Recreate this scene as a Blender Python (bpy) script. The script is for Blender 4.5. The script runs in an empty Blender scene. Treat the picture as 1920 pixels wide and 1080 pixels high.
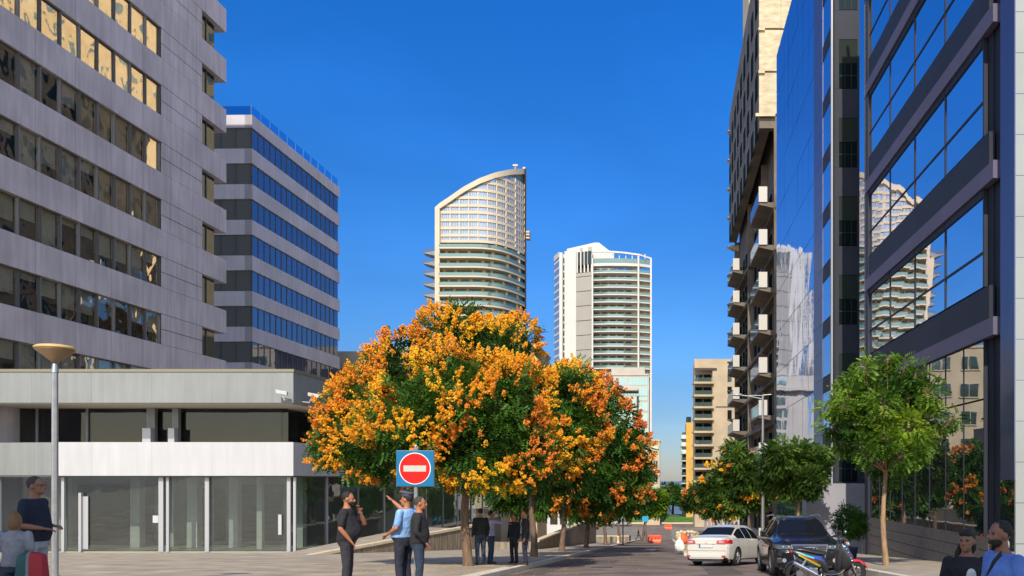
import bpy, bmesh, math, random
import numpy as np
from mathutils import Vector, Matrix, noise as mnoise
R = math.radians
random.seed(7)
SC = bpy.context.scene
COL = SC.collection
F, CX, CY = 1600.0, 1250.0, 900.0        # focal length and principal point in photo pixels
def P(px, py, d): return ((px-CX)/F*d, d, (CY-py)/F*d)
def gz(d):                                # the street falls away from the camera at 6.25 %
    return -(1.16+.0625*d) if d < 150 else -10.535
ORG = {}
# ---------------------------------------------------------------- materials
def M(name, col, rough=.6, metal=0.0, var=0.0, vs=3.0, bump=0.0, bs=20.0, col2=None, spec=.5, detail=4, coat=0, emit=None, bdist=.02, stretch=None):
    m = bpy.data.materials.new(name); m.use_nodes = True
    nt = m.node_tree; b = nt.nodes['Principled BSDF']
    b.inputs['Roughness'].default_value = rough; b.inputs['Metallic'].default_value = metal
    b.inputs['Specular IOR Level'].default_value = spec
    b.inputs['Base Color'].default_value = (*col, 1)
    if coat: b.inputs['Coat Weight'].default_value = coat; b.inputs['Coat Roughness'].default_value = .03
    if emit: b.inputs['Emission Color'].default_value = (*emit[:3], 1); b.inputs['Emission Strength'].default_value = emit[3]
    if var or col2 or bump:
        tc = nt.nodes.new('ShaderNodeTexCoord'); src = tc.outputs['Object']
        if stretch:
            mp = nt.nodes.new('ShaderNodeMapping'); mp.inputs['Scale'].default_value = stretch
            nt.links.new(src, mp.inputs[0]); src = mp.outputs[0]
    if var or col2:
        n = nt.nodes.new('ShaderNodeTexNoise'); n.inputs['Scale'].default_value = vs; n.inputs['Detail'].default_value = detail
        nt.links.new(src, n.inputs['Vector'])
        r = nt.nodes.new('ShaderNodeValToRGB'); nt.links.new(n.outputs['Fac'], r.inputs[0])
        r.color_ramp.elements[0].position = .34; r.color_ramp.elements[1].position = .66
        a = [max(0, c*(1-var)) for c in col]; c2 = col2 if col2 else [min(1, c*(1+var)) for c in col]
        r.color_ramp.elements[0].color = (*a, 1); r.color_ramp.elements[1].color = (*c2, 1)
        nt.links.new(r.outputs[0], b.inputs['Base Color'])
    if bump:
        n2 = nt.nodes.new('ShaderNodeTexNoise'); n2.inputs['Scale'].default_value = bs; n2.inputs['Detail'].default_value = 3
        nt.links.new(src, n2.inputs['Vector'])
        bp = nt.nodes.new('ShaderNodeBump'); bp.inputs['Strength'].default_value = bump; bp.inputs['Distance'].default_value = bdist
        nt.links.new(n2.outputs['Fac'], bp.inputs['Height']); nt.links.new(bp.outputs[0], b.inputs['Normal'])
    return m
def Mglass(name, tint, refl=.4, trans=(.25,.3,.28), wav=.1, ws=.6, rough=.02, tilt=0):
    "a thin pane: part mirror, part see-through"
    m = bpy.data.materials.new(name); m.use_nodes = True; nt = m.node_tree; nt.nodes.clear()
    o = nt.nodes.new('ShaderNodeOutputMaterial'); g = nt.nodes.new('ShaderNodeBsdfGlossy'); t = nt.nodes.new('ShaderNodeBsdfTransparent')
    mx = nt.nodes.new('ShaderNodeMixShader')
    g.inputs['Color'].default_value = (*tint, 1); g.inputs['Roughness'].default_value = rough; t.inputs['Color'].default_value = (*trans, 1)
    mx.inputs[0].default_value = refl
    tc = nt.nodes.new('ShaderNodeTexCoord'); n = nt.nodes.new('ShaderNodeTexNoise'); n.inputs['Scale'].default_value = ws; n.inputs['Detail'].default_value = 1.5
    nt.links.new(tc.outputs['Object'], n.inputs[0]); bp = nt.nodes.new('ShaderNodeBump'); bp.inputs['Strength'].default_value = wav; bp.inputs['Distance'].default_value = .1
    nt.links.new(n.outputs['Fac'], bp.inputs['Height']); nt.links.new(bp.outputs[0], g.inputs['Normal'])
    nt.links.new(t.outputs[0], mx.inputs[1]); nt.links.new(g.outputs[0], mx.inputs[2]); nt.links.new(mx.outputs[0], o.inputs[0])
    return m
def Mmirror(name, tint, rough=.03, wav=.06, ws=.5, under=(.02,.03,.04), refl=.8):
    "coated facade glass: mirror over a dark body"
    m = bpy.data.materials.new(name); m.use_nodes = True; nt = m.node_tree; nt.nodes.clear()
    o = nt.nodes.new('ShaderNodeOutputMaterial'); g = nt.nodes.new('ShaderNodeBsdfGlossy'); t = nt.nodes.new('ShaderNodeBsdfDiffuse')
    mx = nt.nodes.new('ShaderNodeMixShader'); mx.inputs[0].default_value = refl
    g.inputs['Color'].default_value = (*tint, 1); g.inputs['Roughness'].default_value = rough; t.inputs['Color'].default_value = (*under, 1)
    tc = nt.nodes.new('ShaderNodeTexCoord'); n = nt.nodes.new('ShaderNodeTexNoise'); n.inputs['Scale'].default_value = ws; n.inputs['Detail'].default_value = 1.5
    nt.links.new(tc.outputs['Object'], n.inputs[0]); bp = nt.nodes.new('ShaderNodeBump'); bp.inputs['Strength'].default_value = wav; bp.inputs['Distance'].default_value = .1
    nt.links.new(n.outputs['Fac'], bp.inputs['Height']); nt.links.new(bp.outputs[0], g.inputs['Normal'])
    nt.links.new(t.outputs[0], mx.inputs[1]); nt.links.new(g.outputs[0], mx.inputs[2]); nt.links.new(mx.outputs[0], o.inputs[0])
    return m
def Mleaf(name, c1, c2, vs=1.2, trans=.35, rough=.55, c3=None):
    m = bpy.data.materials.new(name); m.use_nodes = True; nt = m.node_tree; b = nt.nodes['Principled BSDF']; out = nt.nodes['Material Output']
    b.inputs['Roughness'].default_value = rough; b.inputs['Specular IOR Level'].default_value = .3
    at = nt.nodes.new('ShaderNodeAttribute'); at.attribute_name = 'rnd'
    r = nt.nodes.new('ShaderNodeValToRGB'); nt.links.new(at.outputs['Fac'], r.inputs[0])
    r.color_ramp.elements[0].color = (*c1, 1); r.color_ramp.elements[1].color = (*c2, 1)
    if c3: e = r.color_ramp.elements.new(.5); e.color = (*c3, 1)
    nt.links.new(r.outputs[0], b.inputs['Base Color'])
    t = nt.nodes.new('ShaderNodeBsdfTranslucent'); nt.links.new(r.outputs[0], t.inputs[0])
    mx = nt.nodes.new('ShaderNodeMixShader'); mx.inputs[0].default_value = trans
    nt.links.new(b.outputs[0], mx.inputs[1]); nt.links.new(t.outputs[0], mx.inputs[2]); nt.links.new(mx.outputs[0], out.inputs[0])
    return m
def panels(m, axis, w, h=1000.0, mort=.012, var=.06, dark=.45, off=0.0, streak=.12):
    "per panel tone differences, thin joints and rain streaks laid over a material's colour"
    nt = m.node_tree; b = nt.nodes['Principled BSDF']; L = nt.links
    cur = b.inputs['Base Color']; src = cur.links[0].from_socket if cur.is_linked else None
    tc = nt.nodes.new('ShaderNodeTexCoord'); s = nt.nodes.new('ShaderNodeSeparateXYZ'); L.new(tc.outputs['Object'], s.inputs[0])
    cb_ = nt.nodes.new('ShaderNodeCombineXYZ'); a, c = {'y': ('Y','Z'), 'x': ('X','Z'), 'xy': ('X','Y')}[axis]
    L.new(s.outputs[a], cb_.inputs[0]); L.new(s.outputs[c], cb_.inputs[1])
    br = nt.nodes.new('ShaderNodeTexBrick'); L.new(cb_.outputs[0], br.inputs['Vector'])
    br.inputs['Scale'].default_value = 1; br.inputs['Brick Width'].default_value = w; br.inputs['Row Height'].default_value = h; br.inputs['Mortar Size'].default_value = mort
    br.offset = off; br.inputs['Color1'].default_value = (1-var,)*3+(1,); br.inputs['Color2'].default_value = (1+var,)*3+(1,); br.inputs['Mortar'].default_value = (dark,)*3+(1,)
    br.inputs['Mortar Smooth'].default_value = 0; br.inputs['Bias'].default_value = 0
    m1 = nt.nodes.new('ShaderNodeMix'); m1.data_type = 'RGBA'; m1.blend_type = 'MULTIPLY'; m1.inputs[0].default_value = 1
    if src: L.new(src, m1.inputs[6])
    else: m1.inputs[6].default_value = cur.default_value[:]
    L.new(br.outputs['Color'], m1.inputs[7]); out = m1.outputs[2]
    if streak:
        mp = nt.nodes.new('ShaderNodeMapping'); mp.inputs['Scale'].default_value = (2.2,2.2,.22) if axis != 'xy' else (.8,.8,.8)
        L.new(tc.outputs['Object'], mp.inputs[0]); n = nt.nodes.new('ShaderNodeTexNoise'); n.inputs['Scale'].default_value = 1.3; n.inputs['Detail'].default_value = 5; L.new(mp.outputs[0], n.inputs[0])
        rr_ = nt.nodes.new('ShaderNodeMapRange'); rr_.inputs[1].default_value = .35; rr_.inputs[2].default_value = .7; rr_.inputs[3].default_value = 1-streak*1.5; rr_.inputs[4].default_value = 1+streak*.4; L.new(n.outputs['Fac'], rr_.inputs[0])
        m2 = nt.nodes.new('ShaderNodeMix'); m2.data_type = 'RGBA'; m2.blend_type = 'MULTIPLY'; m2.inputs[0].default_value = 1; L.new(out, m2.inputs[6]); L.new(rr_.outputs[0], m2.inputs[7]); out = m2.outputs[2]
    L.new(out, b.inputs['Base Color']); return m
# ---------------------------------------------------------------- objects
def tag(o, label=None, cat=None, group=None, kind=None):
    if label: o['label'] = label
    if cat: o['category'] = cat
    if group: o['group'] = group
    if kind: o['kind'] = kind
    return o
def thing(name, label, cat, loc=(0,0,0), rz=0, group=None, rot=None, sc=1):
    o = bpy.data.objects.new(name, None); COL.objects.link(o); o.location = loc
    o.rotation_euler = rot if rot else (0, 0, rz); o.scale = (sc, sc, sc)
    o.empty_display_size = .2
    ORG[o.name] = Vector(loc) if (rz == 0 and rot is None and sc == 1) else None
    return tag(o, label, cat, group)
class MB:
    def __init__(s): s.v = []; s.f = []; s.m = []; s.sm = []
    def add(s, vs, fs, m=0, smooth=False):
        o = len(s.v); s.v += [tuple(p) for p in vs]
        for f in fs: s.f.append([i+o for i in f]); s.m.append(m); s.sm.append(smooth)
        return s
    def box(s, x0, x1, y0, y1, z0, z1, m=0):
        x0, x1 = min(x0, x1), max(x0, x1); y0, y1 = min(y0, y1), max(y0, y1); z0, z1 = min(z0, z1), max(z0, z1)
        return s.add([(x0,y0,z0),(x1,y0,z0),(x1,y1,z0),(x0,y1,z0),(x0,y0,z1),(x1,y0,z1),(x1,y1,z1),(x0,y1,z1)],
              [(0,3,2,1),(4,5,6,7),(0,1,5,4),(1,2,6,5),(2,3,7,6),(3,0,4,7)], m)
    def hexa(s, p, m=0): return s.add(p, [(0,3,2,1),(4,5,6,7),(0,1,5,4),(1,2,6,5),(2,3,7,6),(3,0,4,7)], m)
    def quad(s, a, b, c, d, m=0): return s.add([a,b,c,d], [(0,1,2,3)], m)
    def prism(s, pts, z0, z1, m=0):
        "plan polygon pts [(x,y)], z0/z1 numbers or functions of (x,y)"
        n = len(pts); area = sum(pts[i][0]*pts[(i+1)%n][1]-pts[(i+1)%n][0]*pts[i][1] for i in range(n))
        if area < 0: pts = pts[::-1]
        f0 = z0 if callable(z0) else (lambda x, y: z0); f1 = z1 if callable(z1) else (lambda x, y: z1)
        vs = [(x, y, f0(x, y)) for x, y in pts]+[(x, y, f1(x, y)) for x, y in pts]
        fs = [tuple(range(n))[::-1], tuple(range(n, 2*n))]+[(i, (i+1)%n, (i+1)%n+n, i+n) for i in range(n)]
        return s.add(vs, fs, m)
    def extr(s, pts, axis, a, b, m=0):
        "polygon in the two other axes extruded along axis ('x','y')"
        n = len(pts)
        mk = {'y': lambda p, t: (p[0], t, p[1]), 'x': lambda p, t: (t, p[0], p[1])}[axis]
        vs = [mk(p, a) for p in pts]+[mk(p, b) for p in pts]
        return s.add(vs, [tuple(range(n)), tuple(range(n, 2*n))[::-1]]+[(i, i+n, (i+1)%n+n, (i+1)%n) for i in range(n)], m)
    def cyl(s, p0, p1, r0, r1=None, n=12, m=0, cap=True, smooth=True):
        r1 = r0 if r1 is None else r1
        p0 = Vector(p0); p1 = Vector(p1); d = (p1-p0)
        if d.length < 1e-6: return s
        d.normalize(); a = d.orthogonal().normalized(); b = d.cross(a)
        vs = []
        for p, r in ((p0, r0), (p1, r1)):
            for i in range(n):
                t = 2*math.pi*i/n; vs.append(p+a*(r*math.cos(t))+b*(r*math.sin(t)))
        s.add(vs, [(i, (i+1)%n, (i+1)%n+n, i+n) for i in range(n)], m, smooth)
        if cap: s.add(vs, [tuple(range(n))[::-1], tuple(range(n, 2*n))], m)
        return s
    def tube(s, pts, rs, n=8, m=0):
        for i in range(len(pts)-1):
            a = rs[i] if isinstance(rs, (list, tuple)) else rs; b = rs[i+1] if isinstance(rs, (list, tuple)) else rs
            s.cyl(pts[i], pts[i+1], a, b, n, m)
            if i: s.ball(pts[i], (a, a, a), m, n, max(4, n//2))
        return s
    def ball(s, c, r, m=0, n=12, k=8, rot=None):
        vs = []; fs = []; c = Vector(c)
        for j in range(k+1):
            ph = math.pi*j/k
            for i in range(n):
                t = 2*math.pi*i/n; p = Vector((r[0]*math.sin(ph)*math.cos(t), r[1]*math.sin(ph)*math.sin(t), r[2]*math.cos(ph)))
                if rot is not None: p = rot @ p
                vs.append(c+p)
        for j in range(k):
            for i in range(n): fs.append((j*n+i, (j+1)*n+i, (j+1)*n+(i+1)%n, j*n+(i+1)%n))
        return s.add(vs, fs, m, True)
    def rings(s, rings, m=0, cap=True, smooth=True, closed=True):
        n = len(rings[0]); o = [p for r in rings for p in r]; fs = []
        for j in range(len(rings)-1):
            for i in range(n if closed else n-1): fs.append((j*n+i, j*n+(i+1)%n, (j+1)*n+(i+1)%n, (j+1)*n+i))
        s.add(o, fs, m, smooth)
        if cap: s.add(rings[0], [tuple(range(n))[::-1]], m); s.add(rings[-1], [tuple(range(n))], m)
        return s
    def lathe(s, c, prof, n=24, m=0):
        "profile [(r, z)] about vertical axis through c"
        rs = [[(c[0]+r*math.cos(2*math.pi*i/n), c[1]+r*math.sin(2*math.pi*i/n), c[2]+z) for i in range(n)] for r, z in prof]
        return s.rings(rs, m)
    def obj(s, name, mats, parent=None, bevel=0, label=None, weld=False, sub=0, wn=False):
        me = bpy.data.meshes.new(name)
        org = ORG.get(parent.name) if parent else None
        v = s.v
        if org is not None: v = [(p[0]-org.x, p[1]-org.y, p[2]-org.z) for p in v]
        me.from_pydata(v, [], s.f)
        if not isinstance(mats, (list, tuple)): mats = [mats]
        for mt in mats: me.materials.append(mt)
        me.polygons.foreach_set('material_index', s.m); me.polygons.foreach_set('use_smooth', s.sm)
        me.validate(); me.update()
        o = bpy.data.objects.new(name, me); COL.objects.link(o)
        if parent: o.parent = parent; ORG[o.name] = org
        if weld:
            w = o.modifiers.new('weld', 'WELD'); w.merge_threshold = 1e-4
        if bevel:
            b = o.modifiers.new('bevel', 'BEVEL'); b.width = bevel; b.segments = 2; b.limit_method = 'ANGLE'; b.angle_limit = R(40)
        if sub:
            b = o.modifiers.new('sub', 'SUBSURF'); b.levels = b.render_levels = sub
        if label: o['label'] = label
        return o
class FL:
    "a facade line in plan: t runs along it away from the camera, o is the offset out towards the street"
    def __init__(s, p, u, side):
        l = math.hypot(*u); s.p = p; s.u = (u[0]/l, u[1]/l); s.n = (side*s.u[1], -side*s.u[0]) 
        # side=+1: normal to +X
    def w(s, t, o, z): return (s.p[0]+s.u[0]*t+s.n[0]*o, s.p[1]+s.u[1]*t+s.n[1]*o, z)
    def box(s, mb, t0, t1, o0, o1, z0, z1, m=0):
        ps = [(t0,o0),(t1,o0),(t1,o1),(t0,o1)]
        q = [s.w(t, o, z0) for t, o in ps]; a = sum(q[i][0]*q[(i+1)%4][1]-q[(i+1)%4][0]*q[i][1] for i in range(4))
        if a < 0: ps = ps[::-1]
        mb.hexa([s.w(t, o, z0) for t, o in ps]+[s.w(t, o, z1) for t, o in ps], m)
def structure(name, mb, mat): o = mb.obj(name, mat); o['kind'] = 'structure'; return o
def from_np(name, verts, faces_n, mats, parent, rnd=None, midx=None):
    "verts (N*faces_n,3) as loose polygons"
    n = len(verts)//faces_n; me = bpy.data.meshes.new(name)
    org = ORG.get(parent.name) if parent else None
    v = np.asarray(verts, dtype=np.float32)
    if org is not None: v = v-np.array(org, dtype=np.float32)
    me.vertices.add(len(v)); me.vertices.foreach_set('co', v.ravel())
    me.loops.add(len(v)); me.loops.foreach_set('vertex_index', np.arange(len(v), dtype=np.int32))
    me.polygons.add(n); me.polygons.foreach_set('loop_start', np.arange(n, dtype=np.int32)*faces_n)
    me.polygons.foreach_set('loop_total', np.full(n, faces_n, dtype=np.int32))
    me.update(calc_edges=True)
    if rnd is not None:
        a = me.attributes.new('rnd', 'FLOAT', 'FACE'); a.data.foreach_set('value', np.asarray(rnd, dtype=np.float32))
    for mt in (mats if isinstance(mats, (list, tuple)) else [mats]): me.materials.append(mt)
    o = bpy.data.objects.new(name, me); COL.objects.link(o)
    if parent: o.parent = parent; ORG[o.name] = org
    return o
# ================================================================ world, sun, camera
SUN_AZ, SUN_EL = R(5), R(40)      # sun behind the camera, a little to the left
SC.world = bpy.data.worlds.new("World"); SC.world.use_nodes = True
wt = SC.world.node_tree; bg = wt.nodes['Background']
sky = wt.nodes.new('ShaderNodeTexSky'); sky.sky_type = 'NISHITA'; sky.sun_disc = False
sky.sun_elevation = SUN_EL; sky.sun_rotation = math.pi+SUN_AZ
sky.air_density = 1.0; sky.dust_density = .3; sky.ozone_density = 3.0; sky.altitude = 50
hs = wt.nodes.new('ShaderNodeHueSaturation'); hs.inputs['Saturation'].default_value = 1.3; hs.inputs['Value'].default_value = 1.0
wt.links.new(sky.outputs[0], hs.inputs['Color'])
gm = wt.nodes.new('ShaderNodeMix'); gm.data_type = 'RGBA'; gm.blend_type = 'MULTIPLY'; gm.inputs[0].default_value = 1
tcw = wt.nodes.new('ShaderNodeTexCoord'); sp = wt.nodes.new('ShaderNodeSeparateXYZ'); wt.links.new(tcw.outputs['Generated'], sp.inputs[0])
rp = wt.nodes.new('ShaderNodeValToRGB'); wt.links.new(sp.outputs['Z'], rp.inputs[0])
rp.color_ramp.elements[0].position = 0; rp.color_ramp.elements[0].color = (.30,.31,.42,1)
rp.color_ramp.elements[1].position = .5; rp.color_ramp.elements[1].color = (.2,.62,.98,1)
for pos, c in ((.08, (.30,.37,.50,1)), (.25, (.29,.50,.72,1))):
    e = rp.color_ramp.elements.new(pos); e.color = c
wt.links.new(hs.outputs[0], gm.inputs[6]); wt.links.new(rp.outputs[0], gm.inputs[7])
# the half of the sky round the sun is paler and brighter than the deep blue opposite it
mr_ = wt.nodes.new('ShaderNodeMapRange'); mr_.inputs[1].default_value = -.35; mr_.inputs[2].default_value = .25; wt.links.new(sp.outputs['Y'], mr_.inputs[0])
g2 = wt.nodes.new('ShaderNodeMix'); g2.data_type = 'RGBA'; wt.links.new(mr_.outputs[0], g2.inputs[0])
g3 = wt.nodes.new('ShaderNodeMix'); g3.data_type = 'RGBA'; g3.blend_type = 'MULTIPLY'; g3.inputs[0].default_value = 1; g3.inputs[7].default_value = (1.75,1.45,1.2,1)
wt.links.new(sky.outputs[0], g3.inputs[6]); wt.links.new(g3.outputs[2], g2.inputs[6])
nz_ = wt.nodes.new('ShaderNodeTexNoise'); nz_.inputs['Scale'].default_value = 3.2; nz_.inputs['Detail'].default_value = 6; mpw = wt.nodes.new('ShaderNodeMapping'); mpw.inputs['Scale'].default_value = (1,1,3); wt.links.new(tcw.outputs['Generated'], mpw.inputs[0]); wt.links.new(mpw.outputs[0], nz_.inputs[0])
mr2 = wt.nodes.new('ShaderNodeMapRange'); mr2.inputs[1].default_value = .4; mr2.inputs[2].default_value = .75; mr2.inputs[3].default_value = .93; mr2.inputs[4].default_value = 1.1; wt.links.new(nz_.outputs['Fac'], mr2.inputs[0])
g4 = wt.nodes.new('ShaderNodeMix'); g4.data_type = 'RGBA'; g4.blend_type = 'MULTIPLY'; g4.inputs[0].default_value = 1; wt.links.new(gm.outputs[2], g4.inputs[6]); wt.links.new(mr2.outputs[0], g4.inputs[7]); wt.links.new(g4.outputs[2], g2.inputs[7])
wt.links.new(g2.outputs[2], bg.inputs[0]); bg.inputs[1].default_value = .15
sun = bpy.data.lights.new('sun', 'SUN'); sun.energy = 3.6; sun.angle = R(.5); sun.color = (1,.9,.74)
so = bpy.data.objects.new('sun', sun); COL.objects.link(so)
sd = Vector((-math.sin(SUN_AZ)*math.cos(SUN_EL), -math.cos(SUN_AZ)*math.cos(SUN_EL), math.sin(SUN_EL)))
so.rotation_euler = sd.to_track_quat('Z', 'Y').to_euler(); so.location = sd*100
cam = bpy.data.cameras.new('camera'); co = bpy.data.objects.new('camera', cam); COL.objects.link(co)
co.rotation_euler = (R(90), 0, 0); cam.sensor_width = 36; cam.lens = F/1920*36
cam.shift_x = -(CX-960)/1920; cam.shift_y = (CY-540)/1920; cam.clip_end = 20000; cam.clip_start = .05
SC.camera = co
SC.view_settings.view_transform = 'Standard'; SC.view_settings.look = 'None'; SC.view_settings.gamma = 1
SC.view_settings.exposure = .45
SC.cycles.max_bounces = 8; SC.cycles.transparent_max_bounces = 12
# ================================================================ ground
m_asph = M('asphalt', (.15,.115,.098), .9, var=.28, vs=.7, bump=.5, bs=60, col2=(.22,.17,.14))
m_dirt = M('bare_ground', (.2,.18,.15), .95, var=.2, vs=.3)
m_pave = M('paving_stone', (.4,.335,.25), .85, var=.2, vs=.9, bump=.25, bs=40)
panels(m_pave, 'xy', .9, .6, .012, .07, .6, .5, .16)
m_kerb = M('kerb_stone', (.62,.54,.42), .8, var=.12, vs=4)
m_walk = M('sidewalk_stone', (.34,.285,.22), .85, var=.18, vs=1.4, bump=.2, bs=40)
def sheet(pts, off, name, mat, step=6.0):
    "closed sheet following the street's slope: list of (x0,x1,d0,d1)"
    mb = MB()
    for x0, x1, d0, d1 in pts:
        k = max(1, int((d1-d0)/step))
        ds = sorted(set([d0+(d1-d0)*i/k for i in range(k+1)]+([150] if d0 < 150 < d1 else [])))
        for a, b in zip(ds, ds[1:]): mb.quad((x0,a,gz(a)+off), (x1,a,gz(a)+off), (x1,b,gz(b)+off), (x0,b,gz(b)+off))
    o = mb.obj(name, mat); o['kind'] = 'structure'; return o
g = MB()
gd = [-60, 0, 60, 150, 232, 240, 9000]
def gz0(d): return gz(d)-.004 if d <= 232 else -16
for a, b in zip(gd, gd[1:]): g.quad((-1500,a,gz0(a)), (1500,a,gz0(a)), (1500,b,gz0(b)), (-1500,b,gz0(b)))
structure('ground', g, m_dirt)
g = MB(); g.quad((-9000,238,-14),(9000,238,-14),(9000,9000,-14),(-9000,9000,-14))
structure('sea_water', g, M('sea', (.12,.15,.2), .5, bump=.4, bs=.3))
sheet([(-4.5, 5.6, -60, 44), (-4.5, .9, 44, 190), (-60, 60, 190, 205)], 0, 'road', m_asph)
def raised(name, polys, mat, h=.13):
    mb = MB()
    for p in polys: mb.prism(p, lambda x, y: gz(y)-.1, lambda x, y: gz(y)+h)
    return structure(name, mb, mat)
# the plaza on the left (its edge turns at a corner by the first tree)
raised('plaza_paving', [[(-60,-55),(-4.95,-55),(-4.95,26),(-60,26)], [(-60,26.004),(-4.95,26.004),(-4.75,46.4),(-60,46.4)]], m_pave)
raised('left_sidewalk', [[(-20.3,46.404),(-4.75,46.404),(-4.75,100),(-20.3,100)], [(-20,100.004),(-4.75,100.004),(-4.75,149),(-20,149)]], m_walk)
kb = MB()
for a, b in ((-20,26),(26,47),(47,70),(70,100),(100,149)):
    ds = [a+(b-a)*i/8 for i in range(9)]
    xk = -4.945 if b <= 26 else -4.745
    for p, q in zip(ds, ds[1:]): kb.hexa([(xk,p,gz(p)-.1),(-4.5,p,gz(p)-.1),(-4.5,q-.02,gz(q)-.1),(xk,q-.02,gz(q)-.1),(xk,p,gz(p)+.145),(-4.5,p,gz(p)+.145),(-4.5,q-.02,gz(q)+.145),(xk,q-.02,gz(q)+.145)])
structure('left_kerb', kb, m_kerb)
raised('right_sidewalk', [[(5.85,-40),(10.6,-40),(9.9,24.6),(5.85,24.6)], [(5.85,24.604),(10,24.604),(9.7,43.7),(5.85,43.7)], [(1.15,43.704),(9.6,43.704),(9.5,149),(1.15,149)]], m_walk)
kb = MB()
for x0, x1, a, b in ((5.6,5.846,-20,43.7),(.9,1.146,43.9,149)):
    k = int((b-a)/3); ds = [a+(b-a)*i/k for i in range(k+1)]
    for p, q in zip(ds, ds[1:]): kb.hexa([(x0,p,gz(p)-.1),(x1,p,gz(p)-.1),(x1,q-.02,gz(q)-.1),(x0,q-.02,gz(q)-.1),(x0,p,gz(p)+.145),(x1,p,gz(p)+.145),(x1,q-.02,gz(q)+.145),(x0,q-.02,gz(q)+.145)])
kb.hexa([(.9,43.7,gz(43.7)-.1),(5.84,43.7,gz(43.7)-.1),(5.84,43.88,gz(43.9)-.1),(.9,43.88,gz(43.9)-.1),(.9,43.7,gz(43.7)+.15),(5.84,43.7,gz(43.7)+.15),(5.84,43.88,gz(43.9)+.15),(.9,43.88,gz(43.9)+.15)])
structure('right_kerb', kb, m_kerb)
# grass bank and promenade kerb at the end of the street
g = MB(); g.prism([(-60,206),(60,206),(60,231),(-60,231)], -10.6, lambda x, y: -10.38+(y-206)*.045)
o = g.obj('lawn_bank', M('lawn', (.05,.16,.02), .9, var=.4, vs=.5, col2=(.1,.24,.03), bump=.6, bs=8)); o['kind'] = 'stuff'
g = MB(); g.box(-60,60,205,205.9,-10.6,-10.2); structure('promenade_kerb', g, M('cream_kerb', (.6,.5,.34), .8))
# ================================================================ buildings on the left
m_panel = M('grey_lilac_cladding', (.62,.55,.575), .6, var=.1, vs=.35, bump=.06, bs=30)
panels(m_panel, 'y', 3.3, 4.2*100, .018, .05, .5)
m_dark = M('dark_interior', (.035,.035,.035), .8)
m_frame = M('window_frame_dark', (.09,.085,.09), .5)
m_frame_l = M('window_frame_grey', (.2,.2,.21), .45)
m_blind = M('window_blind', (.8,.78,.7), .8, var=.1, vs=5)
m_winglass = Mglass('window_glass', (.98,.86,.68), .56, (.85,.88,.84), wav=.3, ws=.55)
m_warmrefl = M('warm_reflection_sheet', (.85,.66,.42), .8, var=.12, vs=2)  # tan colour standing in for warm reflections in the panes
m_shadow_gap = M('shadow_gap', (.06,.05,.05), .8)
m_cwin = Mglass('corner_window_glass', (.5,.55,.6), .2, (.35,.38,.4), wav=.05)
# --- the large banded block
f = FL((-37.5-.028*4, 44), (.028,1), 1); k_ = math.hypot(.028,1)
def tm(d): return (d-44)*k_
bm_ = thing('banded_office_block', 'tall grey block with diagonal running window bands, filling the upper left corner', 'building', (-37.7, 44, gz(44)))
c = MB(); f.box(c, 0, tm(70.3), -.75, -18, gz(44)-1, 46.4, 0); c.obj('core_wall', m_dark, bm_)
ROWS = range(-1, 8)
lo = MB(); f.box(lo, 0, tm(71.4), 0, -.74, gz(44)-1, 9.96-4.2*2+2.27-.001); lo.obj('lower_wall', m_panel, bm_)
for k in list(ROWS)+[8]:
    zb = 9.96+4.2*k
    b = MB(); f.box(b, 0, tm(71.4), 0, -.74, zb-1.93, zb)
    f.box(b, tm(71.4)-.6, tm(71.4), -.741, -8, zb-1.93, zb)
    f.box(b, tm(67.9), tm(71.3), -.745, -3, zb-1.9, zb-.1)
    b.obj('spandrel_band', m_panel, bm_)
    if k == 8: continue
    b = MB(); f.box(b, tm(62.7), tm(67.9), -.02, -.74, zb+.03, zb+1.1); f.box(b, tm(62.7), tm(67.9), -.02, -.74, zb+1.15, zb+2.24)
    b.obj('cladding_panel', m_panel, bm_)
    b = MB(); f.box(b, tm(62.7), tm(67.9), -.06, -.72, zb+.0, zb+2.27); b.obj('panel_joint', m_shadow_gap, bm_)
    b = MB(); f.box(b, tm(67.9)+.05, tm(70.3), -.42, -.45, zb+.02, zb+2.25, 0); f.box(b, tm(69.1)-.05, tm(69.1)+.05, -.36, -.419, zb, zb+2.27, 1); f.box(b, tm(70.3), tm(70.34), -.45, -8, zb+.02, zb+2.25, 0)
    b.obj('corner_window', [m_cwin, m_frame], bm_)
    for i in range(11):
        d1 = 62.7-1.65*i; d0 = d1-1.65; t0, t1 = tm(d0), tm(d1)
        w = MB()
        f.box(w, t0, t0+.07, -.12, -.3, zb, zb+2.27, 0); f.box(w, t1-.07, t1-.002, -.12, -.3, zb, zb+2.27, 0)
        f.box(w, t0+.07, t1-.07, -.14, -.3, zb+.001, zb+.07, 0); f.box(w, t0+.07, t1-.07, -.14, -.3, zb+2.2, zb+2.269, 0)
        win = w.obj('window', m_frame_l if (i+k) % 3 == 0 else m_frame, bm_)
        w = MB(); j = [random.uniform(-.012,.012) for _ in range(4)]
        w.quad(f.w(t0+.07,-.22+j[0],zb+.07), f.w(t1-.07,-.22+j[1],zb+.07), f.w(t1-.07,-.22+j[2],zb+2.2), f.w(t0+.07,-.22+j[3],zb+2.2), 0)
        w.obj('pane', m_winglass, win)
        warm = 2 <= k <= 5 and i < 4+(k % 2)  # these panes get a full sheet as painted cream reflection
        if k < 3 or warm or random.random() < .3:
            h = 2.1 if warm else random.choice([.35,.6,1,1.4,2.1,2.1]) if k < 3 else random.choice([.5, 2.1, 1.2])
            w = MB(); f.box(w, t0+.08, t1-.08, -.42, -.44, zb+2.2-h, zb+2.2); w.obj('blind_or_reflection', m_warmrefl if warm else m_blind, win)
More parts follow.
